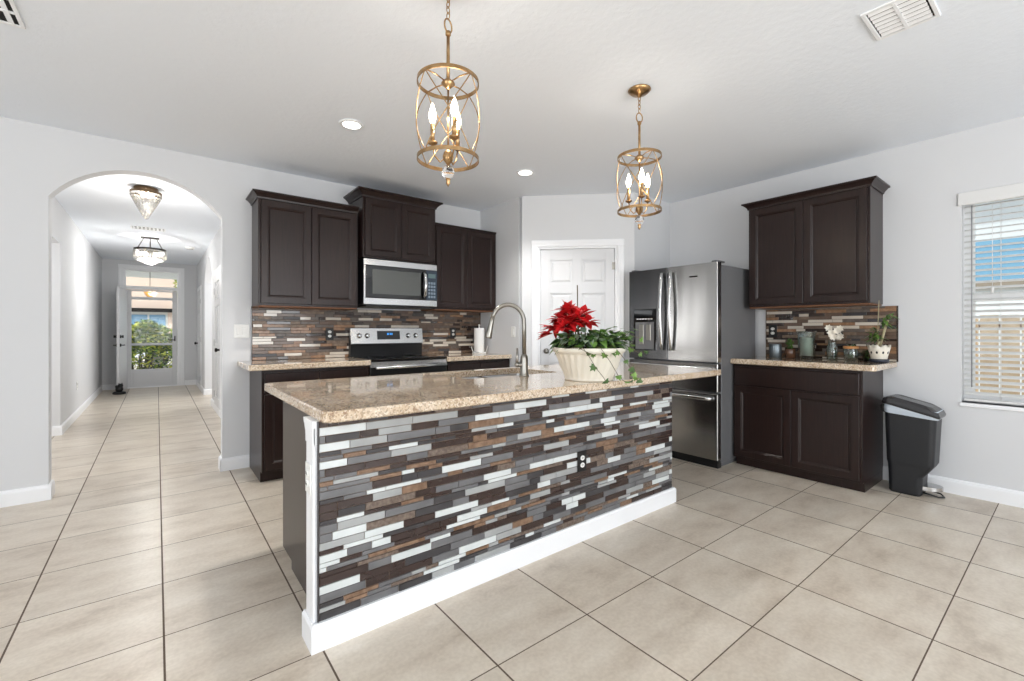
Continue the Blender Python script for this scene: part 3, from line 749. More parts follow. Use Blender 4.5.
cp = b.build('control_panel', mat('panel_navy', (40, 52, 66), .12, coat=.4), mw)
b = B(); b.box(.69, .775, -.0035, -.001, .30, .345); b.build('display', mat('lcd_green', (86, 108, 110), .3), cp)
b = B()
for r in range(5):
    for c_ in range(3): b.box(.69+c_*.03, .712+c_*.03, -.0035, -.001, .09+r*.036, .114+r*.036)
b.build('keypad', mat('keys', (112, 128, 142), .4), cp)

# refrigerator (local x along front, front -y), world facing -X
fr = thing('refrigerator', 'stainless french-door refrigerator with water dispenser in the alcove', 'refrigerator', (3.915, 2.965, 0), -PI/2)
FW, FH, FT = .955, 1.855, .075
b = B(); b.box(.005, FW-.005, FT, .76, .045, FH-.02, c=.004); b.box(.03, FW-.03, .1, .74, 0.0, .05); b.build('cabinet', 'steel_side', fr)
def fdoor(x0, x1, z0, z1, m):
    b = B(); L = []
    # gentle vertical-edge rounding
    P = rrect(x0, x1, 0, FT-.008, (.005, .005, 0, 0), 3)
    b.loops([[(p[0], p[1], z0) for p in P], [(p[0], p[1], z1) for p in P]], cap0=True, cap1=True)
    return b.build('door', m, fr)
xm = .455
dl = fdoor(0, xm-.002, .955, FH, 'steel_shaded'); dr2 = fdoor(xm+.002, FW, .955, FH, 'steel')
b = B(); b.box(0, FW, 0, FT-.008, .685, .942, c=.006); b.build('drawer', 'steel', fr)
b = B(); b.box(0, FW, 0, FT-.008, .075, .672, c=.006); dw = b.build('drawer', 'steel', fr)
def fhandle(x, bow, par):
    b = B(); z0, z1 = 1.05, 1.80; pts = []
    for i in range(13):
        k = i/12; z = z0+(z1-z0)*k; y = -.028-.034*math.sin(PI*k); pts.append((x+bow*math.sin(PI*k)*-.0, y, z))
    pts = [(x, 0.004, z0+.005)]+pts+[(x, 0.004, z1-.005)]
    b.tube(pts, .0145, seg=12, flat=(1.25, .7)); b.build('handle', 'steel_bright', par)
fhandle(xm-.05, 1, dl); fhandle(xm+.05, -1, dr2)
for z, par in ((.895, None), (.628, dw)):
    b = B(); b.tube([(.05, .002, z), (.055, -.04, z), (.10, -.05, z), (FW-.10, -.05, z), (FW-.055, -.04, z), (FW-.05, .002, z)], .014, seg=12, flat=(.8, 1.2)); b.build('handle', 'steel_bright', par or fr)
b = B(); b.box(.06, .33, -.004, .01, 1.04, 1.46, c=.003); ds = b.build('water_dispenser', 'black_glass', dl)
b = B(); b.box(.085, .305, -.0055, -.003, 1.05, 1.325); b.build('recess', 'steel_side', ds)
b = B(); b.box(.13, .185, -.012, -.005, 1.10, 1.30, c=.003); b.box(.215, .27, -.012, -.005, 1.14, 1.30, c=.003); b.build('paddle', 'nickel', ds)
b = B()
for k in range(6): b.box(.10+k*.033, .122+k*.033, -.006, -.003, 1.352, 1.362)
b.build('button_row', 'plastic_white', ds)
b = B(); b.box(.685, .765, -.0015, .001, 1.735, 1.748); b.build('badge', 'dark_metal', dr2)
for x in (.04, FW-.04):
    b = B(); b.box(x-.03, x+.03, .02, .16, FH, FH+.018, c=.006); b.build('hinge_cover', 'steel_side', fr)
b = B(); b.box(.01, FW-.01, .03, .09, .0, .07, c=.004); b.build('toe_grille', 'black_plastic', fr)

# paper towel holder
pt = thing('paper_towel_holder', 'white paper towel roll on a stand in the corner of the back counter', 'paper towel holder', (3.06, 4.52, WC))
b = B(); b.lathe([(.085, 0), (.085, .008), (.08, .012), (.012, .014)], seg=28); b.cyl((0, 0, .01), (0, 0, .335), .007); b.sphere((0, 0, .34), .012, 12, 8); b.build('stand', 'plastic_white', pt)
b = B(); b.lathe([(.022, .018), (.062, .018), (.0625, .022), (.0625, .30), (.062, .304), (.022, .304)], seg=36); b.build('towel_roll', 'paper', pt)
for s in (-1, 1):
    b = B(); b.tube([(s*.06, -.01, .010), (s*.095, -.01, .02), (s*.112, -.01, .06), (s*.118, -.01, .085)], .0045); b.build('arm', 'plastic_white', pt)

# ---------------------------------------------------------------- plants
def leaf(b, p, d, up, L, W_, mi=0, droop=.25, fold=.12):
    p = Vector(p); d = Vector(d).normalized(); s = d.cross(Vector(up)); s = s.normalized() if s.length > 1e-3 else d.orthogonal().normalized(); n = s.cross(d).normalized()
    prof = [(0, .06), (.18, .62), (.4, 1), (.62, .82), (.82, .42), (1, .02)]
    rows = []
    for t, ww in prof:
        c_ = p+d*L*t-Vector((0, 0, 1))*droop*L*t*t
        rows.append([c_-s*W_*.5*ww+n*fold*W_*ww, c_, c_+s*W_*.5*ww+n*fold*W_*ww])
    vs = [[b.bm.verts.new(q_) for q_ in r] for r in rows]
    for a, c_ in zip(vs, vs[1:]):
        for i in range(2):
            f = b.bm.faces.new((a[i], a[i+1], c_[i+1], c_[i])); f.material_index = mi; f.smooth = True
def ivy(b, p, d, up, S, mi=0):
    p = Vector(p); d = Vector(d).normalized(); s = d.cross(Vector(up)); s = s.normalized() if s.length > 1e-3 else d.orthogonal().normalized(); n = s.cross(d).normalized()
    out = [(0, 0), (.28, -.08), (.62, .05), (.38, .3), (.55, .62), (.22, .58), (0, 1.05), (-.22, .58), (-.55, .62), (-.38, .3), (-.62, .05), (-.28, -.08)]
    c_ = b.bm.verts.new(p+d*.35*S+n*.06*S)
    vs = [b.bm.verts.new(p+s*x*S+d*y*S-n*.1*S*abs(x)) for x, y in out]
    for i in range(len(vs)):
        f = b.bm.faces.new((c_, vs[i], vs[(i+1) % len(vs)])); f.material_index = mi
rng = random.Random(7)
PP = (2.15, 1.94, IC)
# camera side right direction for this cluster is world (cos38,-sin38)
rx = Vector((.785, -.619, 0)); fw = Vector((.619, .785, 0))
pl = thing('potted_poinsettia', 'red poinsettia with trailing ivy in a fluted white bowl on the island', 'potted plant', PP)
b = B(); seg = 270; L = []
prof = [(.0, .145, 0), (.004, .152, 0), (.010, .150, .0), (.03, .158, .5), (.09, .185, 1), (.15, .208, 1), (.172, .216, .4), (.178, .226, 0), (.198, .230, 0), (.204, .226, 0), (.204, .214, 0), (.16, .205, 0)]
for z, r, fl in prof:
    ring = []
    for i in range(seg):
        a = 2*PI*i/seg; tw = a+z*2.6
        rr = r-fl*.013*abs(math.sin(13.5*tw))
        ring.append((rr*math.cos(a), rr*math.sin(a), z))
    L.append(ring)
b.loops(L, cap0=True, smooth=True); b.build('bowl', 'ceramic', pl)
b = B(); b.lathe([(.0001, .168), (.12, .178), (.203, .168)], seg=30); b.build('soil', 'soil', pl)
b = B()      # stems of the poinsettia
flowers = []
for k in range(7):
    c_ = Vector((-.065, .0, 0)) + (rx*rng.uniform(-.10, .10)+fw*rng.uniform(-.08, .08))
    h = rng.uniform(.31, .43); flowers.append((c_, h)); b.tube([(c_.x*.6, c_.y*.6, .17), (c_.x, c_.y, h-.02)], .004, seg=6)
b.cyl((-.045, .05, .17), (-.04, .06, .60), .0035, seg=6)
b.build('stems', 'stem', pl)
b = B()
def bract(c_, h, n, Lr, up):
    for i in range(n):
        a = 2*PI*i/n+rng.uniform(-.25, .25); el = rng.uniform(*up)
        d = Vector((math.cos(a)*math.cos(el), math.sin(a)*math.cos(el), math.sin(el)))
        leaf(b, (c_.x, c_.y, h), d, (rng.uniform(-.5, .5), rng.uniform(-.5, .5), 1), rng.uniform(*Lr), rng.uniform(.034, .052), 0, rng.uniform(.0, .35))
base_c = -rx*.112+Vector((0, 0, 0))
flowers = [(base_c+fw*-.02, .40), (base_c-rx*.06, .355), (base_c+rx*.07, .385), (base_c+fw*.07, .40), (base_c-fw*.09-rx*.01, .34), (base_c+rx*.09-fw*.07, .335), (base_c-rx*.10-fw*.03, .30),
           (base_c+rx*.03-fw*.10, .37), (base_c-rx*.02+fw*.02, .42), (base_c-rx*.05-fw*.09, .31)]
for c_, h in flowers:
    h += .018; bract(c_, h, 13, (.08, .125), (-.35, .5)); bract(c_, h+.012, 8, (.05, .085), (.4, 1.1))
for c_, h in [(base_c-rx*.12-fw*.05, .29), (base_c-rx*.09, .33)]:
    for i in range(5): leaf(b, (c_.x, c_.y, h), -rx+fw*rng.uniform(-.5, .5)+Vector((0, 0, rng.uniform(-.2, .25))), (rng.uniform(-.4, .4), 0, 1), rng.uniform(.08, .12), .045, 0, .2)
b.build('red_bracts', 'red_leaf', pl, recalc=False)
b = B()
for i in range(330):
    a = rng.uniform(0, 2*PI); rr = .20*math.sqrt(rng.random()); x, y = rr*math.cos(a), rr*math.sin(a)
    z = .205+rng.uniform(0, .14)*(1-rr/.32); el = rng.uniform(-.5, .7)
    d = Vector((math.cos(a)*math.cos(el), math.sin(a)*math.cos(el), math.sin(el)))
    leaf(b, (x*.92, y*.92, z), d, (rng.uniform(-.5, .5), rng.uniform(-.5, .5), 1), rng.uniform(.05, .09), rng.uniform(.034, .05), rng.choice((0, 0, 1, 1, 2)), rng.uniform(.1, .6))
b.build('green_foliage', ['green_leaf', 'pale_leaf', 'ivy_leaf'], pl, recalc=False)
# ivy: mound to the right and trailing strands
vn = B(); iv = B()
for i in range(170):
    t = rng.random(); c_ = rx*rng.uniform(.02, .245)+fw*rng.uniform(-.16, .1); z = .22+rng.uniform(0, .12)*(1-abs(t-.4))
    a = rng.uniform(0, 2*PI); ivy(iv, (c_.x, c_.y, z), (math.cos(a), math.sin(a), rng.uniform(-.6, .2)), (rng.uniform(-.4, .4), rng.uniform(-.4, .4), 1), rng.uniform(.028, .042), rng.choice((0, 0, 1)))
def strand(pts, leaves, size=.033):
    P = [Vector(p) for p in pts]; vn.tube(P, .0018, seg=5)
    for k in leaves:
        i = min(int(k*(len(P)-1)), len(P)-2); f = k*(len(P)-1)-i; p = P[i].lerp(P[i+1], f)
        a = rng.uniform(0, 2*PI); ivy(iv, p, (math.cos(a)*.7, math.sin(a)*.7, -.75), (-.6, -.75, .3), size*rng.uniform(.8, 1.25), rng.choice((0, 1)))
def S(u, v, z): q_ = rx*(u-.075)+fw*v; return (q_.x, q_.y, z)
strand([S(-.03, -.19, .19), S(.0, -.245, .21), S(.04, -.255, .15), S(.075, -.262, .09), S(.115, -.27, .04), S(.125, -.275, .02)], (.55, .98), .042)
strand([S(.06, -.18, .20), S(.10, -.235, .215), S(.155, -.26, .13), S(.20, -.265, .05), S(.24, -.25, .014), S(.28, -.22, .012)], (.3, .6, .9, 1), .036)
strand([S(.12, -.14, .21), S(.19, -.20, .22), S(.24, -.23, .15), S(.28, -.23, .09), S(.30, -.23, .05), S(.325, -.23, .02)], (.3, .45, .6, .75, .9, 1), .036)
strand([S(.18, -.05, .22), S(.26, -.08, .235), S(.32, -.10, .20), S(.37, -.10, .17), S(.41, -.10, .185)], (.5, .75, 1), .034)
strand([S(.18, .02, .24), S(.27, .02, .29), S(.34, .0, .28), S(.40, -.02, .26)], (.3, .5, .7, 1), .03)
strand([S(-.10, -.18, .2), S(-.03, -.235, .212), S(.03, -.25, .18), S(.06, -.25, .17)], (.7, 1), .03)
for bb in (vn, iv):
    for v in bb.bm.verts:
        if v.co.z < .004: v.co.z = .004
vn.build('vine_stems', 'stem', pl); iv.build('ivy_leaves', ['ivy_leaf', 'green_leaf'], pl, recalc=False)

# ---------------------------------------------------------------- jars and plants on the right counter
Z = WR
t = thing('canister', 'small ribbed grey tin canister at the refrigerator end of the right counter', 'canister', (4.58, 1.795, Z))
b = B(); L = []
for z, r, fl in ((0, .046, 0), (.006, .05, 1), (.12, .05, 1), (.126, .048, 0), (.126, .044, 0), (.02, .044, 0)):
    L.append([((r+fl*.0015*math.cos(20*a))*math.cos(a), (r+fl*.0015*math.cos(20*a))*math.sin(a), z) for a in [2*PI*i/80 for i in range(80)]])
b.loops(L, cap0=True, cap1=True, smooth=True); b.build('tin_body', 'tin', t)
b = B(); b.lathe([(.051, .115), (.053, .118), (.053, .128), (.050, .131), (.0001, .132)], seg=40); b.build('lid', 'tin', t)

t = thing('potted_succulent', 'small succulent in a brown glass cup beside the grey canister', 'potted plant', (4.60, 1.672, Z))
b = B(); b.lathe([(.03, 0), (.042, .004), (.046, .085), (.043, .088), (.041, .02), (.0001, .018)], seg=24); b.build('cup', mat('brown_glass', (96, 66, 48), .2, coat=.4), t)
b = B(); b.lathe([(.0001, .074), (.0435, .07)], seg=20); b.build('soil', 'soil', t)
b = B()
for i in range(34):
    a = rng.uniform(0, 2*PI); el = rng.uniform(.1, 1.3); d = Vector((math.cos(a)*math.cos(el), math.sin(a)*math.cos(el), math.sin(el)))
    p = (rng.uniform(-.02, .02), rng.uniform(-.02, .02), rng.uniform(.08, .15)); leaf(b, p, d, (0, 0, 1), rng.uniform(.035, .06), .018, rng.choice((0, 1)), .2)
for k in range(5): b.tube([(0, 0, .07), (rng.uniform(-.02, .02), rng.uniform(-.02, .02), .15)], .003, seg=5)
b.build('leaves', ['green_leaf', 'ivy_leaf'], t, recalc=False)

t = thing('glass_jar', 'large ribbed clear glass hurricane jar on the right counter, widest vessel', 'glass jar', (4.58, 1.535, Z))
b = B(); L = []
for z, r, fl in ((0, .06, 0), (.01, .066, 0), (.02, .064, 0), (.03, .078, 1), (.21, .082, 1), (.235, .094, .5), (.25, .098, 0), (.25, .094, 0), (.23, .088, 0), (.04, .073, 0), (.032, .03, 0)):
    L.append([((.80*r+fl*.0018*math.cos(26*a))*math.cos(a), (.80*r+fl*.0018*math.cos(26*a))*math.sin(a), z) for a in [2*PI*i/104 for i in range(104)]])
b.loops(L, cap0=True, cap1=True, smooth=True); b.build('vessel', 'jar_glass', t)
b = B(); b.lathe([(.0001, .034), (.048, .034), (.048, .19), (.0001, .195)], seg=26); b.build('white_candle', mat('candle_wax', (232, 230, 220), .45), t)

t = thing('flower_vase', 'narrow clear glass vase with white flowers on the right counter', 'vase', (4.60, 1.345, Z))
b = B(); b.lathe([(.036, 0), (.04, .006), (.04, .12), (.03, .14), (.03, .165), (.034, .17), (.031, .17), (.027, .14), (.036, .118), (.036, .012), (.0001, .01)], seg=26); b.build('vase_body', 'jar_glass', t)
b = B()
tips = []
for k in range(7):
    x, y = rng.uniform(-.07, .02), rng.uniform(-.07, .05); z = rng.uniform(.19, .29); tips.append((x, y, z)); b.tube([(0, 0, .02), (x*.3, y*.3, .16), (x, y, z)], .0018, seg=5)
b.build('stems', 'stem', t)
wp = mat('white_petal', (236, 230, 216), .6)
for x, y, z in tips:
    b = B()
    for i in range(7):
        a = 2*PI*i/7; leaf(b, (x, y, z), (-.35, math.cos(a), math.sin(a)), (-1, 0, 0), .034, .026, 0, .0)
    b.build('flower', wp, t, recalc=False)

t = thing('glass_jar', 'small clear glass jar with an orange cork rim on the right counter', 'glass jar', (4.56, 1.20, Z))
b = B(); b.lathe([(.045, 0), (.05, .006), (.052, .09), (.046, .105), (.046, .118), (.042, .118), (.042, .1), (.047, .088), (.046, .012), (.0001, .01)], seg=28); b.build('vessel', 'jar_glass', t)
b = B(); b.lathe([(.047, .104), (.054, .107), (.054, .124), (.049, .127), (.049, .119), (.047, .119)], seg=28); b.build('cork_rim', 'cork', t)
b = B()
for i in range(22):
    a = rng.uniform(0, 2*PI); r = rng.uniform(0, .03); leaf(b, (r*math.cos(a), r*math.sin(a), .015+rng.uniform(0, .05)), (math.cos(a)*.4, math.sin(a)*.4, .9), (0, 0, 1), .045, .016, rng.choice((0, 1)), .2)
for i in range(12):
    a = rng.uniform(0, 2*PI); leaf(b, (0, 0, .10), (math.cos(a)*.5, math.sin(a)*.5, .8), (0, 0, 1), rng.uniform(.06, .11), .01, rng.choice((0, 1)), .4)
b.build('greenery', ['pale_leaf', 'green_leaf'], t, recalc=False)

t = thing('trailing_plant', 'low bushy green plant in a dark pot between cork-rimmed jar and orchid pot', 'potted plant', (4.66, 1.10, Z))
b = B(); b.lathe([(.035, 0), (.048, .07), (.050, .074), (.046, .074), (.0001, .066)], seg=22); b.build('pot', 'black_plastic', t)
b = B()
for i in range(80):
    a = rng.uniform(0, 2*PI); el = rng.uniform(-.5, 1); d = Vector((math.cos(a)*math.cos(el), math.sin(a)*math.cos(el)*1.0, math.sin(el)))
    sgn = -abs(d.x) if d.x > .5 else d.x
    leaf(b, (sgn*.015, d.y*.015, .075), (sgn*.6, d.y*.5, d.z), (0, 0, 1), rng.uniform(.035, .06), .018, rng.choice((0, 0, 1)), .6)
b.build('leaves', ['green_leaf', 'stem'], t, recalc=False)

t = thing('orchid_pot', 'cream pierced ceramic pot with tall bamboo stalks at the open end of the right counter', 'potted plant', (4.545, 1.01, Z))
b = B(); b.lathe([(.05, 0), (.062, .002), (.066, .028), (.062, .03), (.058, .012), (.0001, .012)], seg=30); b.build('saucer', mat('navy_saucer', (36, 40, 52), .3), t)
b = B(); seg = 48; L = []
for z, r, wv in ((.014, .046, 0), (.02, .05, 0), (.06, .058, 0), (.10, .068, 0), (.135, .074, .010), (.133, .069, .010), (.1, .063, 0), (.03, .045, 0)):
    L.append([(r*math.cos(2*PI*i/seg), r*math.sin(2*PI*i/seg), z+wv*math.cos(8*2*PI*i/seg)) for i in range(seg)])
b.loops(L, cap0=True, cap1=True, smooth=True)
for k in range(10):
    a = 2*PI*k/10; n = Vector((math.cos(a), math.sin(a), -.17)); p = Vector((.0625*math.cos(a), .0625*math.sin(a), .082))
    b.lathe([(.0085, 0), (.0085, .002), (.0001, .0021)], p, 12, mi=1, rot=n.to_track_quat('Z', 'Y').to_matrix(), sx=.8, sy=1.25)
b.build('pierced_pot', ['ceramic', 'black_plastic'], t)
b = B(); b.tube([(0, 0, .1), (-.01, -.03, .22), (-.015, -.06, .34)], .007, seg=8); b.tube([(.01, .01, .1), (-.005, -.02, .2), (-.02, -.045, .30)], .006, seg=8); b.tube([(0, .01, .1), (-.005, .005, .32), (0, .0, .50)], .0028, seg=6)
b.tube([(-.02, .02, .1), (-.03, -.01, .17)], .008, seg=8)
b.build('stalks', mat('pale_stalk', (170, 160, 128), .5), t)
b = B()
for i in range(90):
    c_ = Vector((-.012, .025, .22)) if i < 55 else Vector((-.015, -.055, .34)); a = rng.uniform(0, 2*PI); el = rng.uniform(-.6, .8)
    leaf(b, c_+Vector((0, rng.uniform(-.03, .03), rng.uniform(-.05, .05))), (math.cos(a)*math.cos(el)*.7, math.sin(a)*math.cos(el), math.sin(el)), (0, 0, 1), rng.uniform(.04, .075), .018, rng.choice((0, 1)), .3)
b.build('leaves', ['green_leaf', 'ivy_leaf'], t, recalc=False)

# ---------------------------------------------------------------- step bin
bn = thing('step_trash_can', 'charcoal plastic step bin with a bag showing, beside the right base cabinet', 'trash can', (4.43, .955, 0))
# local: width +x (0..0.27), length toward -y
b = B()
def rr_(w0, w1, l0, l1, z, r=.035): return [(p[0], p[1], z) for p in rrect(w0, w1, -l1, -l0, (r,)*4, 5)]
L = [rr_(.02, .235, .03, .205, .0), rr_(.014, .241, .022, .215, .012), rr_(.012, .243, .02, .222, .14), rr_(.010, .246, .016, .272, .215), rr_(.008, .248, .010, .284, .24), rr_(.0, .256, .0, .300, .60), rr_(.0, .256, .0, .301, .64)]
b.loops(L, cap0=True, cap1=True); b.build('bin_body', 'bin', bn, bevel=.0)
b = B(); L = [rr_(-.006, .262, -.004, .306, .592), rr_(-.010, .266, -.004, .314, .62), rr_(-.006, .262, -.002, .306, .652)]
b.loops(L, cap0=True, cap1=True)
for v in b.bm.verts: v.co.z += -.06*(-v.co.y/.30)*.6+.012*math.sin(v.co.y*60)*.5+.025
b.build('bin_liner', 'bag', bn)
b = B(); L = [rr_(-.012, .268, -.012, .316, .664), rr_(-.014, .270, -.014, .320, .680), rr_(-.008, .262, -.008, .309, .705), rr_(.03, .225, .03, .27, .722)]
b.loops(L, cap0=True, cap1=True)
for v in b.bm.verts: v.co.z += .012-.075*max(0, (-v.co.y)/.30)**1.6
b.build('lid', 'bin_lid', bn)
b = B(); b.box(.06, .20, -.005, .035, .60, .66, c=.01); b.build('lid_hinge', 'black_plastic', bn)
b = B(); P = []
for i in range(13):
    a = PI*i/12; P.append((.127-.08*math.cos(a), -.215-.105*math.sin(a), .062))
L = [[(p[0], p[1], .056) for p in P], [(p[0], p[1], .074) for p in P]]
b.prism([(p[0], p[1]) for p in P], .05, .078); b.build('pedal', 'chrome', bn)
b = B(); b.tube([(.07, -.2, .03), (.075, -.30, .015), (.127, -.325, .008), (.18, -.30, .015), (.185, -.2, .03)], .006, seg=8); b.build('foot_loop', 'black_plastic', bn)

# ---------------------------------------------------------------- pendants
def pendant(label, loc):
    t = thing('pendant_light', label, 'pendant light', loc, R(15), group='lantern pendants over the island')
    zt, zb, rr0 = 2.318-H, 1.985-H, .132
    b = B(); b.lathe([(.001, 0), (.068, 0), (.07, -.006), (.05, -.024), (.018, -.034), (.01, -.045), (.0001, -.046)], seg=28); b.build('canopy', 'gold', t)
    b = B(); z = -.045; k = 0     # chain
    while z > 2.60-H:
        P = [(.0085*math.cos(a)*(1 if k % 2 == 0 else 0), .0085*math.cos(a)*(0 if k % 2 == 0 else 1), z-.012+.016*math.sin(a)) for a in [2*PI*i/12 for i in range(12)]]
        b.tube(P, .0022, seg=6, closed=True); z -= .0245; k += 1
    b.build('chain', 'gold', t)
    b = B(); P = [(.022*math.cos(a), 0, 2.565-H+.03*math.sin(a)) for a in [2*PI*i/20 for i in range(20)]]; b.tube(P, .0035, seg=8, closed=True); b.build('loop', 'gold', t)
    b = B(); b.cyl((0, 0, 2.535-H), (0, 0, zt-.02), .0075); b.lathe([(.012, 2.54-H), (.012, 2.525-H), (.0075, 2.52-H)], seg=14)
    b.lathe([(.0075, zt+.02), (.028, zt+.0), (.03, zt-.006), (.012, zt-.022), (.004, zt-.03)], seg=20); b.cyl((0, 0, zt-.02), (0, 0, zb), .004); b.build('stem', 'gold', t)
    b = B()
    for a in (0, PI/2, PI, 3*PI/2): b.tube([(.02*math.cos(a), .02*math.sin(a), zt), (.07*math.cos(a), .07*math.sin(a), zt+.006), (rr0*math.cos(a), rr0*math.sin(a), zt)], .003, seg=6)
    b.build('spider_arms', 'gold', t)
    for z in (zt, zb):
        b = B(); b.lathe([(rr0-.002, z-.008), (rr0+.002, z-.008), (rr0+.002, z+.008), (rr0-.002, z+.008), (rr0-.002, z-.008)], seg=48, smooth=False, cap0=False, cap1=False); b.build('ring', 'gold', t)
    for i in range(4):
        for s in (-1, 1):
            b = B(); P = []
            for k in range(15):
                u = k/14; a = PI/4+i*PI/2+s*(u-.5)*PI/2; r_ = rr0+.001+.003*math.sin(PI*u); P.append((r_*math.cos(a), r_*math.sin(a), zt+(zb-zt)*u))
            b.tube(P, .0024, seg=6); b.build('lattice_rod', 'gold', t)
    b = B(); b.lathe([(.004, zb+.045), (.018, zb+.03), (.024, zb+.01), (.02, zb-.005), (.01, zb-.018), (.006, zb-.025)], seg=20); b.build('hub', 'gold', t)
    for i in range(3):
        a = R(-113)+i*2*PI/3; ca, sa = math.cos(a), math.sin(a); r_ = .068
        b = B(); b.tube([(.015*ca, .015*sa, zb+.005), (.035*ca, .035*sa, zb-.012), (.058*ca, .058*sa, zb+.015), (r_*ca, r_*sa, zb+.06)], .0035, seg=8)
        b.lathe([(.006, zb+.06), (.02, zb+.068), (.022, zb+.074), (.010, zb+.078)], (r_*ca, r_*sa, 0), 18); arm = b.build('arm', 'gold', t)
        b = B(); b.cyl((r_*ca, r_*sa, zb+.074), (r_*ca, r_*sa, zb+.155), .0095, seg=14); b.build('candle_sleeve', 'gold', arm)
        b = B(); b.lathe([(.007, 0), (.009, .006), (.016, .028), (.0165, .04), (.010, .065), (.004, .085), (.0001, .092)], (r_*ca, r_*sa, zb+.155), 16); b.build('bulb', 'bulb', arm)
    b = B(); b.sphere((0, 0, zb-.055), .029, 10, 6); b.build('crystal_ball', 'crystal_clear', t)
    b = B(); b.lathe([(.006, zb-.082), (.012, zb-.086), (.008, zb-.095), (.0095, zb-.105), (.0001, zb-.12)], seg=14); b.build('finial', 'gold', t)
    for i in range(3):
        pass
    return t
P1, P2 = (.995, 1.71, H), (2.36, 1.71, H)
pendant('gold lantern pendant hanging over the left half of the island, nearer one', P1)
p2 = dup([o for o in bpy.data.objects if o.name == 'pendant_light'][0], P2, R(-19), 'gold lantern pendant over the plant end of the island, canopy in view')
def plight(name, loc, e, r=.04, col=(1, .9, .78)):
    d = bpy.data.lights.new(name, 'POINT'); d.energy = e; d.shadow_soft_size = r; d.color = col
    o = bpy.data.objects.new(name, d); C.objects.link(o); o.location = loc
for p in (P1, P2): plight('pendant_glow', (p[0], p[1], 2.17), 2.2)

# recessed lights
def can(label, x, y):
    t = thing('recessed_light', label, 'ceiling light', (x, y, H))
    b = B(); b.lathe([(.062, -.002), (.085, -.001), (.088, -.004), (.082, -.009), (.064, -.010), (.062, -.002)], seg=32, cap0=False, cap1=False); b.build('trim_ring', 'trim', t)
    b = B(); b.lathe([(.0001, -.006), (.062, -.005), (.063, -.0005)], seg=32); b.build('diffuser', 'can_glow', t)
    d = bpy.data.lights.new('recessed_glow', 'SPOT'); d.energy = 58; d.spot_size = R(125); d.spot_blend = .7; d.shadow_soft_size = .06; d.color = (1, .98, .95)
    o = bpy.data.objects.new('recessed_glow', d); C.objects.link(o); o.location = (x, y, H-.02)
can('round recessed light in the ceiling above the range wall, left of the two', 1.11, 3.29)
can('round recessed light in the ceiling near the pantry corner', 2.74, 3.27)

# vents
def vent(name, label, loc, rotz, W_, D_, rows, n, group=None):
    t = thing(name, label, 'air vent', loc, rotz)
    b = B(); f = .018
    b.box(-W_/2, W_/2, -D_/2, -D_/2+f, -.008, 0, c=.002); b.box(-W_/2, W_/2, D_/2-f, D_/2, -.008, 0, c=.002); b.box(-W_/2, -W_/2+f, -D_/2+f, D_/2-f, -.008, 0, c=.002); b.box(W_/2-f, W_/2, -D_/2+f, D_/2-f, -.008, 0, c=.002)
    for r in range(1, rows): y = -D_/2+f+(D_-2*f)*r/rows; b.box(-W_/2+f, W_/2-f, y-.006, y+.006, -.009, 0)
    b.build('frame', 'trim', t)
    b = B(); b.box(-W_/2+f, W_/2-f, -D_/2+f, D_/2-f, -.0012, -.0002); b.build('duct_shade', 'vent_dark', t)  # flat dark sheet standing in for the shade inside the duct
    b = B()
    for r in range(rows):
        y0 = -D_/2+f+(D_-2*f)*r/rows+.006; y1 = -D_/2+f+(D_-2*f)*(r+1)/rows-.006
        for i in range(n):
            x = -W_/2+f+(W_-2*f)*(i+.5)/n; w2 = (W_-2*f)/n*.5
            b.loops([[(x-w2*.75, y, -.0022), (x+w2*.25, y, -.0105), (x+w2*.32, y, -.0095), (x-w2*.7, y, -.0014)] for y in (y0, y1)], cap0=True, cap1=True)
    b.build('louvers', 'trim', t)
vent('ceiling_vent', 'white two-row louvered vent in the ceiling above the right window', (2.77, .535, H), R(0), .30, .24, 2, 7)
vent('ceiling_vent', 'white louvered ceiling vent cut off at the upper left corner', (-.69, 3.12, H), R(0), .36, .26, 2, 7)
vent('ceiling_vent', 'small white vent in the hallway ceiling between the two crystal lights', (-.10, 8.5, H), R(0), .40, .22, 2, 8)
t = thing('smoke_detector', 'round white smoke detector on the far hallway ceiling', 'smoke detector', (.465, 9.95, H))
b = B(); b.lathe([(.07, 0), (.07, -.012), (.06, -.03), (.03, -.036), (.0001, -.037)], seg=28); b.build('housing', 'plastic_white', t)
b = B(); b.lathe([(.045, -.0335), (.047, -.036), (.049, -.033)], seg=28, cap0=False, cap1=False); b.build('vent_ring', 'vent_dark', t)

# hallway crystal lights
def gem(b, c_, r, h, mi=0):
    b.lathe([(.0001, -h/2), (r, 0), (r*.7, h*.3), (.0001, h/2)], c_, 6, mi, smooth=False, cap0=False, cap1=False)
t = thing('crystal_flush_light', 'cone-shaped crystal ceiling light just inside the arch', 'ceiling light', (-.09, 6.10, H))
b = B(); b.lathe([(.001, 0), (.10, 0), (.105, -.02), (.05, -.035), (.0001, -.036)], seg=28); b.build('canopy', 'bronze', t)
b = B(); b.lathe([(.128, -.045), (.135, -.045), (.135, -.068), (.128, -.068), (.128, -.045)], seg=36, smooth=False, cap0=False, cap1=False)
for a in (0, PI/2, PI, 3*PI/2): b.tube([(.09*math.cos(a), .09*math.sin(a), -.02), (.130*math.cos(a), .130*math.sin(a), -.05)], .004, seg=6)
b.build('ring', 'bronze', t)
b = B(); nt = 9
for k in range(nt):
    r_ = .126*(1-k/(nt-.3))**.9; z = -.085-.0285*k; n = max(3, int(2*PI*r_/.03))
    for i in range(n): a = 2*PI*(i+.5*(k % 2))/n; gem(b, (r_*math.cos(a), r_*math.sin(a), z), .0125, .034)
tag(b.build('crystal_beads', 'crystal', t), kind='stuff')
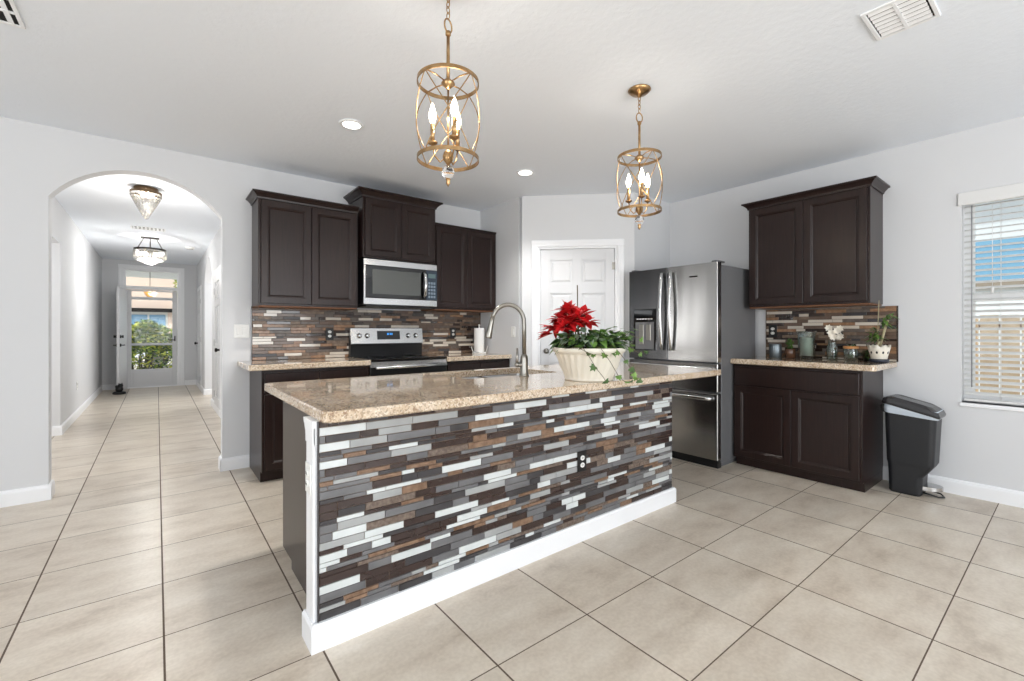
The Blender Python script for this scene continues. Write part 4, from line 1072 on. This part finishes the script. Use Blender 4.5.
for i in range(3):
    a = 2*PI*i/3; b = B(); b.sphere((.05*math.cos(a), .05*math.sin(a), -.07), .02, 12, 8); b.build('bulb', 'bulb_soft', t)
plight('flush_glow', (-.09, 6.10, H-.045), 3, .03, (1, .95, .88))
plight('flush_glow', (-.09, 6.10, H-.42), 12, .05, (1, .95, .88))

t = thing('crystal_drum_light', 'round crystal drum light on dark bronze rods near the front door', 'ceiling light', (-.085, 9.30, H))
b = B(); b.box(-.12, .12, -.035, .035, -.025, 0, c=.008); b.build('canopy', 'dark_metal', t)
for (xa, ya) in ((-.08, 0), (.08, 0), (0, .02), (0, -.02)):
    s = 1 if xa > 0 else (-1 if xa < 0 else 0); yy = .17*(1 if ya > 0 else (-1 if ya < 0 else 0))
    b = B(); b.tube([(xa, ya, -.02), (s*.14+xa*.3, yy, -.20)], .006, seg=8); b.build('rod', 'dark_metal', t)
b = B(); b.lathe([(.198, -.19), (.208, -.19), (.208, -.215), (.198, -.215), (.198, -.19)], seg=40, smooth=False, cap0=False, cap1=False)
for a in (0, PI/4, PI/2, 3*PI/4): b.tube([(.201*math.cos(a), .201*math.sin(a), -.2), (-.201*math.cos(a), -.201*math.sin(a), -.2)], .0045, seg=6)
b.build('ring', 'dark_metal', t)
b = B()
for k in range(4):
    n = 34
    for i in range(n): a = 2*PI*(i+.5*(k % 2))/n; gem(b, (.203*math.cos(a), .203*math.sin(a), -.235-.032*k), .016, .038)
for k, r_ in enumerate((.165, .12, .07, .03)):
    n = int(2*PI*r_/.036)
    for i in range(n): a = 2*PI*i/n; gem(b, (r_*math.cos(a), r_*math.sin(a), -.37-.018*k), .018, .044)
tag(b.build('crystal_beads', 'crystal', t), kind='stuff')
for i in range(4):
    a = PI/4+PI*i/2; b = B(); b.sphere((.09*math.cos(a), .09*math.sin(a), -.27), .026, 12, 8); b.build('bulb', 'bulb_soft', t)
plight('drum_glow', (-.085, 9.30, H-.44), 30, .1, (1, .98, .94))

# doorstop by the open front door
t = thing('doorstop', 'small black cast figure holding open the front door', 'doorstop', (-.575, 11.60, 0))
b = B(); b.lathe([(.085, 0), (.10, .006), (.105, .03), (.09, .05), (.04, .058)], seg=26, sx=1, sy=.8)
b.sphere((0, 0, .10), .062, 18, 12, sz=1.0); b.sphere((-.035, 0, .15), .03, 12, 8); b.build('body', 'black_enamel', t)
b = B(); b.sphere((.018, -.005, .165), .042, 16, 10)
for s in (-1, 1): b.lathe([(.014, 0), (.0001, .03)], (.018+s*.022, -.005, .195), 8)
b.build('head', 'black_enamel', t)

# ---------------------------------------------------------------- outside the front door
GR = mat('lawn_ground', (150, 146, 128), .95, var=(3, 16))
b = B(); b.box(-14, 12, 12.76, 15.2, -.16, -.06); tag(b.build('porch_slab', mat('porch_concrete', (190, 186, 178), .9, var=(4, 8))), kind='structure')
b = B(); b.box(-30, 40, 15.2, 60, -.20, -.10); tag(b.build('front_yard', mat('pale_driveway', (205, 200, 192), .9, var=(1, 12))), kind='structure')
t = thing('porch_lantern', 'amber glass lantern hanging outside over the front porch', 'hanging lantern', (-.13, 13.75, 2.86))
b = B(); b.lathe([(.05, 0), (.05, -.02), (.01, -.03)], seg=18); b.cyl((0, 0, -.02), (0, 0, -.60), .006); b.lathe([(.10, -.60), (.135, -.615), (.13, -.63), (.03, -.60), (.01, -.58)], seg=20); b.build('hanger', 'dark_metal', t)
b = B(); b.lathe([(.125, -.625), (.125, -.66), (.09, -.76), (.045, -.82), (.02, -.835)], seg=20); b.build('glass_shade', 'amber', t)
b = B()
for i in range(8):
    a = 2*PI*i/8; b.tube([(r_*math.cos(a), r_*math.sin(a), z) for r_, z in ((.128, -.622), (.128, -.66), (.093, -.76), (.048, -.822), (.015, -.84))], .005, seg=5)
b.lathe([(.02, -.83), (.03, -.85), (.012, -.87), (.014, -.885), (.0001, -.91)], seg=14); b.build('cage', 'dark_metal', t)
b = B(); b.box(-3, 3, 13.0, 15.2, 2.86, 2.96); b.box(-3, 3, 15.0, 15.2, 2.62, 2.86); tag(b.build('porch_roof', 'trim'), kind='structure')

def bush(name, label, loc, w_, d_, h_, n, mats, seed, lo=0.12, trunk=True, ls=.10, cat='hedge'):
    rg_ = random.Random(seed); t = thing(name, label, cat, loc)
    b = B()
    for k in range(9):
        x = rg_.uniform(-w_*.4, w_*.4); b.tube([(x*.6, rg_.uniform(-.1, .1), 0), (x*.8, 0, h_*.35), (x, rg_.uniform(-.2, .2), h_*.75)], [.03, .02, .01], seg=6)
    b.build('branches', 'stem', t)
    b = B()
    for i in range(n):
        x = rg_.uniform(-1, 1); z = rg_.uniform(lo, 1); y = rg_.uniform(-1, 1)
        edge = 1+.12*math.sin(7*x+3*z)
        a = rg_.uniform(0, 2*PI); el = rg_.uniform(-.4, 1.0)
        leaf(b, (x*w_/2*edge, y*d_/2, z*h_*(1-.12*abs(x)**3)*(.94+.08*math.sin(5*x+1))), (math.cos(a)*math.cos(el), math.sin(a)*math.cos(el), math.sin(el)), (rg_.uniform(-1, 1), rg_.uniform(-1, 1), 1), ls*rg_.uniform(.7, 1.3), ls*.5, rg_.choice(range(len(mats))), .2)
    b.build('leaves', mats, t, recalc=False)
HG = [mat('hedge_green', (112, 142, 48), .6, var=(3, 22)), mat('hedge_yellow', (186, 188, 74), .6, var=(3, 20)), mat('hedge_dark', (52, 78, 34), .6)]
bush('hedge', 'tall clipped green hedge seen through the glass of the front door', (-.35, 17.2, -.10), 1.9, .7, 1.62, 5200, HG, 5, lo=.42, ls=.105)
bush('shrub', 'loose green shrub growing at the foot of the hedge outside', (-.30, 16.3, -.10), 1.3, .5, .86, 900, HG, 8, lo=.1, ls=.10, cat='shrub')
bush('tree', 'yellow green tree top seen through the right of the transom', (1.55, 24.6, -.10), 1.6, 1.4, 5.0, 2600, HG[:2], 9, lo=.62, ls=.17, cat='tree')

# house across the street
hs = thing('neighbour_house', 'pink and white stucco house across the street beyond the hedge', 'house', (-.6, 27, -.15))
STU = mat('pink_stucco', (228, 206, 194), .85); WHT = mat('white_stucco', (236, 234, 230), .8)
b = B(); b.box(-8, 1.35, 0, 8, 0, 4.4); b.build('wall', STU, hs)
b = B(); b.box(1.35, 3.0, -.6, 8, 0, 3.0); b.box(-1.4, 1.0, -.04, .02, 1.0, 2.42); b.build('white_wall', WHT, hs)
b = B(); b.box(-2.6, 1.25, -.35, .0, 2.25, 2.42); b.build('eave', 'dark_metal', hs)
for x in (-.95, -.05, .62):
    b = B(); b.box(x-.30, x+.30, -.10, -.03, 1.5, 2.12); b.build('window', mat('blue_window', (120, 158, 190), .2), hs)
b = B(); L = []
for y in (-.8, 8.6):
    L.append([(-9, y, 4.3), (-6, y, 5.2), (-2, y, 5.75), (2.0, y, 5.2), (3.6, y, 4.3)])
b.loops([L[0]+[(p[0], p[1], p[2]-.25) for p in reversed(L[0])], L[1]+[(p[0], p[1], p[2]-.25) for p in reversed(L[1])]], cap0=True, cap1=True)
b.build('roof', mat('sage_roof', (96, 116, 106), .8, var=(4, 10)), hs)
b = B(); b.box(1.38, 3.4, -.9, -.5, 2.75, 2.95); b.build('fascia', 'dark_metal', hs)
# parked car, only a flank in view
cr = thing('parked_car', 'white car parked in the street right of the hedge', 'car', (1.35, 21.2, -.10), R(0))
b = B()
prof = [(-2.1, .35), (-2.15, .75), (-1.3, .92), (-.7, 1.38), (.8, 1.42), (1.5, .98), (2.1, .88), (2.15, .4)]
b.loops([[(p[0], y, p[1]-(.0 if abs(y) < .8 else .0)) for p in prof] for y in (-.85, .85)], cap0=True, cap1=True); b.build('body', mat('car_white', (236, 237, 240), .2, coat=.6), cr, bevel=.06)
b = B(); b.loops([[(-1.15, y, .95), (-.66, y, 1.31), (.76, y, 1.34), (1.3, y, .97)] for y in (-.87, .87)], cap0=True, cap1=True); b.build('side_windows', 'black_glass', cr)
for x in (-1.35, 1.35):
    for y in (-.75, .75):
        b = B(); b.cyl((x, y-.11, .33), (x, y+.11, .33), .33, seg=28); wh = b.build('wheel', 'black_plastic', cr)
        b = B(); b.cyl((x, y-.12, .33), (x, y+.12, .33), .2, seg=20); b.build('rim', 'nickel', wh)

# ---------------------------------------------------------------- outside the right window
b = B(); b.box(4.95, 30, -30, 12.7, -.2, -.1); tag(b.build('side_yard', mat('sandy_yard', (214, 206, 190), .95, var=(2, 12))), kind='structure')
nb = thing('neighbour_house', 'blue and white sided house beyond the fence outside the right window', 'house', (10.0, -6, -.15))
b = B(); b.box(0, 5, 0, 12, 0, 3.7)
b.build('wall', mat('white_siding', (222, 228, 234), .7), nb)
b = B()
for k in range(7): b.loops([[(-.03, y, 2.15+k*.09), (-.005, y, 2.24+k*.09), (.0, y, 2.24+k*.09), (0, y, 2.15+k*.09)] for y in (0, 12)], cap0=True, cap1=True)
b.build('blue_siding', mat('blue_siding', (112, 160, 192), .6), nb)
b = B(); b.box(-.35, 5.3, -.3, 12.3, 3.62, 3.76); b.build('roof', mat('pale_roof', (206, 204, 200), .8), nb)
b = B(); b.box(-.06, 0, 0, 12, 2.03, 2.15); b.build('band_board', mat('grey_band', (150, 140, 128), .7), nb)
fn = thing('wooden_fence', 'weathered tan plank fence outside the right window', 'fence', (7.0, -5, -.1))
rgf = random.Random(3); b = B(); y = 0
while y < 11:
    b.box(0, .02, y, y+.138, .05, 1.50+rgf.uniform(-.01, .01), rgf.choice((0, 0, 1))); y += .15
b.build('planks', [mat('fence_wood', (198, 172, 142), .85, var=(7, 18)), mat('fence_wood_grey', (182, 162, 138), .85, var=(7, 14))], fn)
b = B()
for z in (.35, 1.35): b.box(.021, .06, 0, 11, z, z+.09)
b.build('rail', MT['wood_brown'], fn)
b = B(); b.box(-14, 16, -30, -4.62, -.2, -.1); b.box(-30, -4.25, -30, 12.7, -.2, -.1); tag(b.build('back_yard', mat('patio_paving', (200, 196, 188), .95, var=(2, 10))), kind='structure')
# patio door frames behind the camera
b = B()
for x in (-2.4, -.94, .56, 2.06, 3.54): b.box(x, x+.06, -4.47, -4.41, 0, 2.45)
b.box(-2.4, 3.6, -4.47, -4.41, 0, .05); b.box(-2.4, 3.6, -4.47, -4.41, 2.39, 2.45); struct(b, 'door_6', 'vinyl')
b = B()
for y in (-3.1, -1.47, .2, 1.84): b.box(-4.18, -4.12, y, y+.06, .4, 2.35)
b.box(-4.18, -4.12, -3.1, 1.9, .4, .46); b.box(-4.18, -4.12, -3.1, 1.9, 2.29, 2.35); struct(b, 'window_3', 'vinyl')
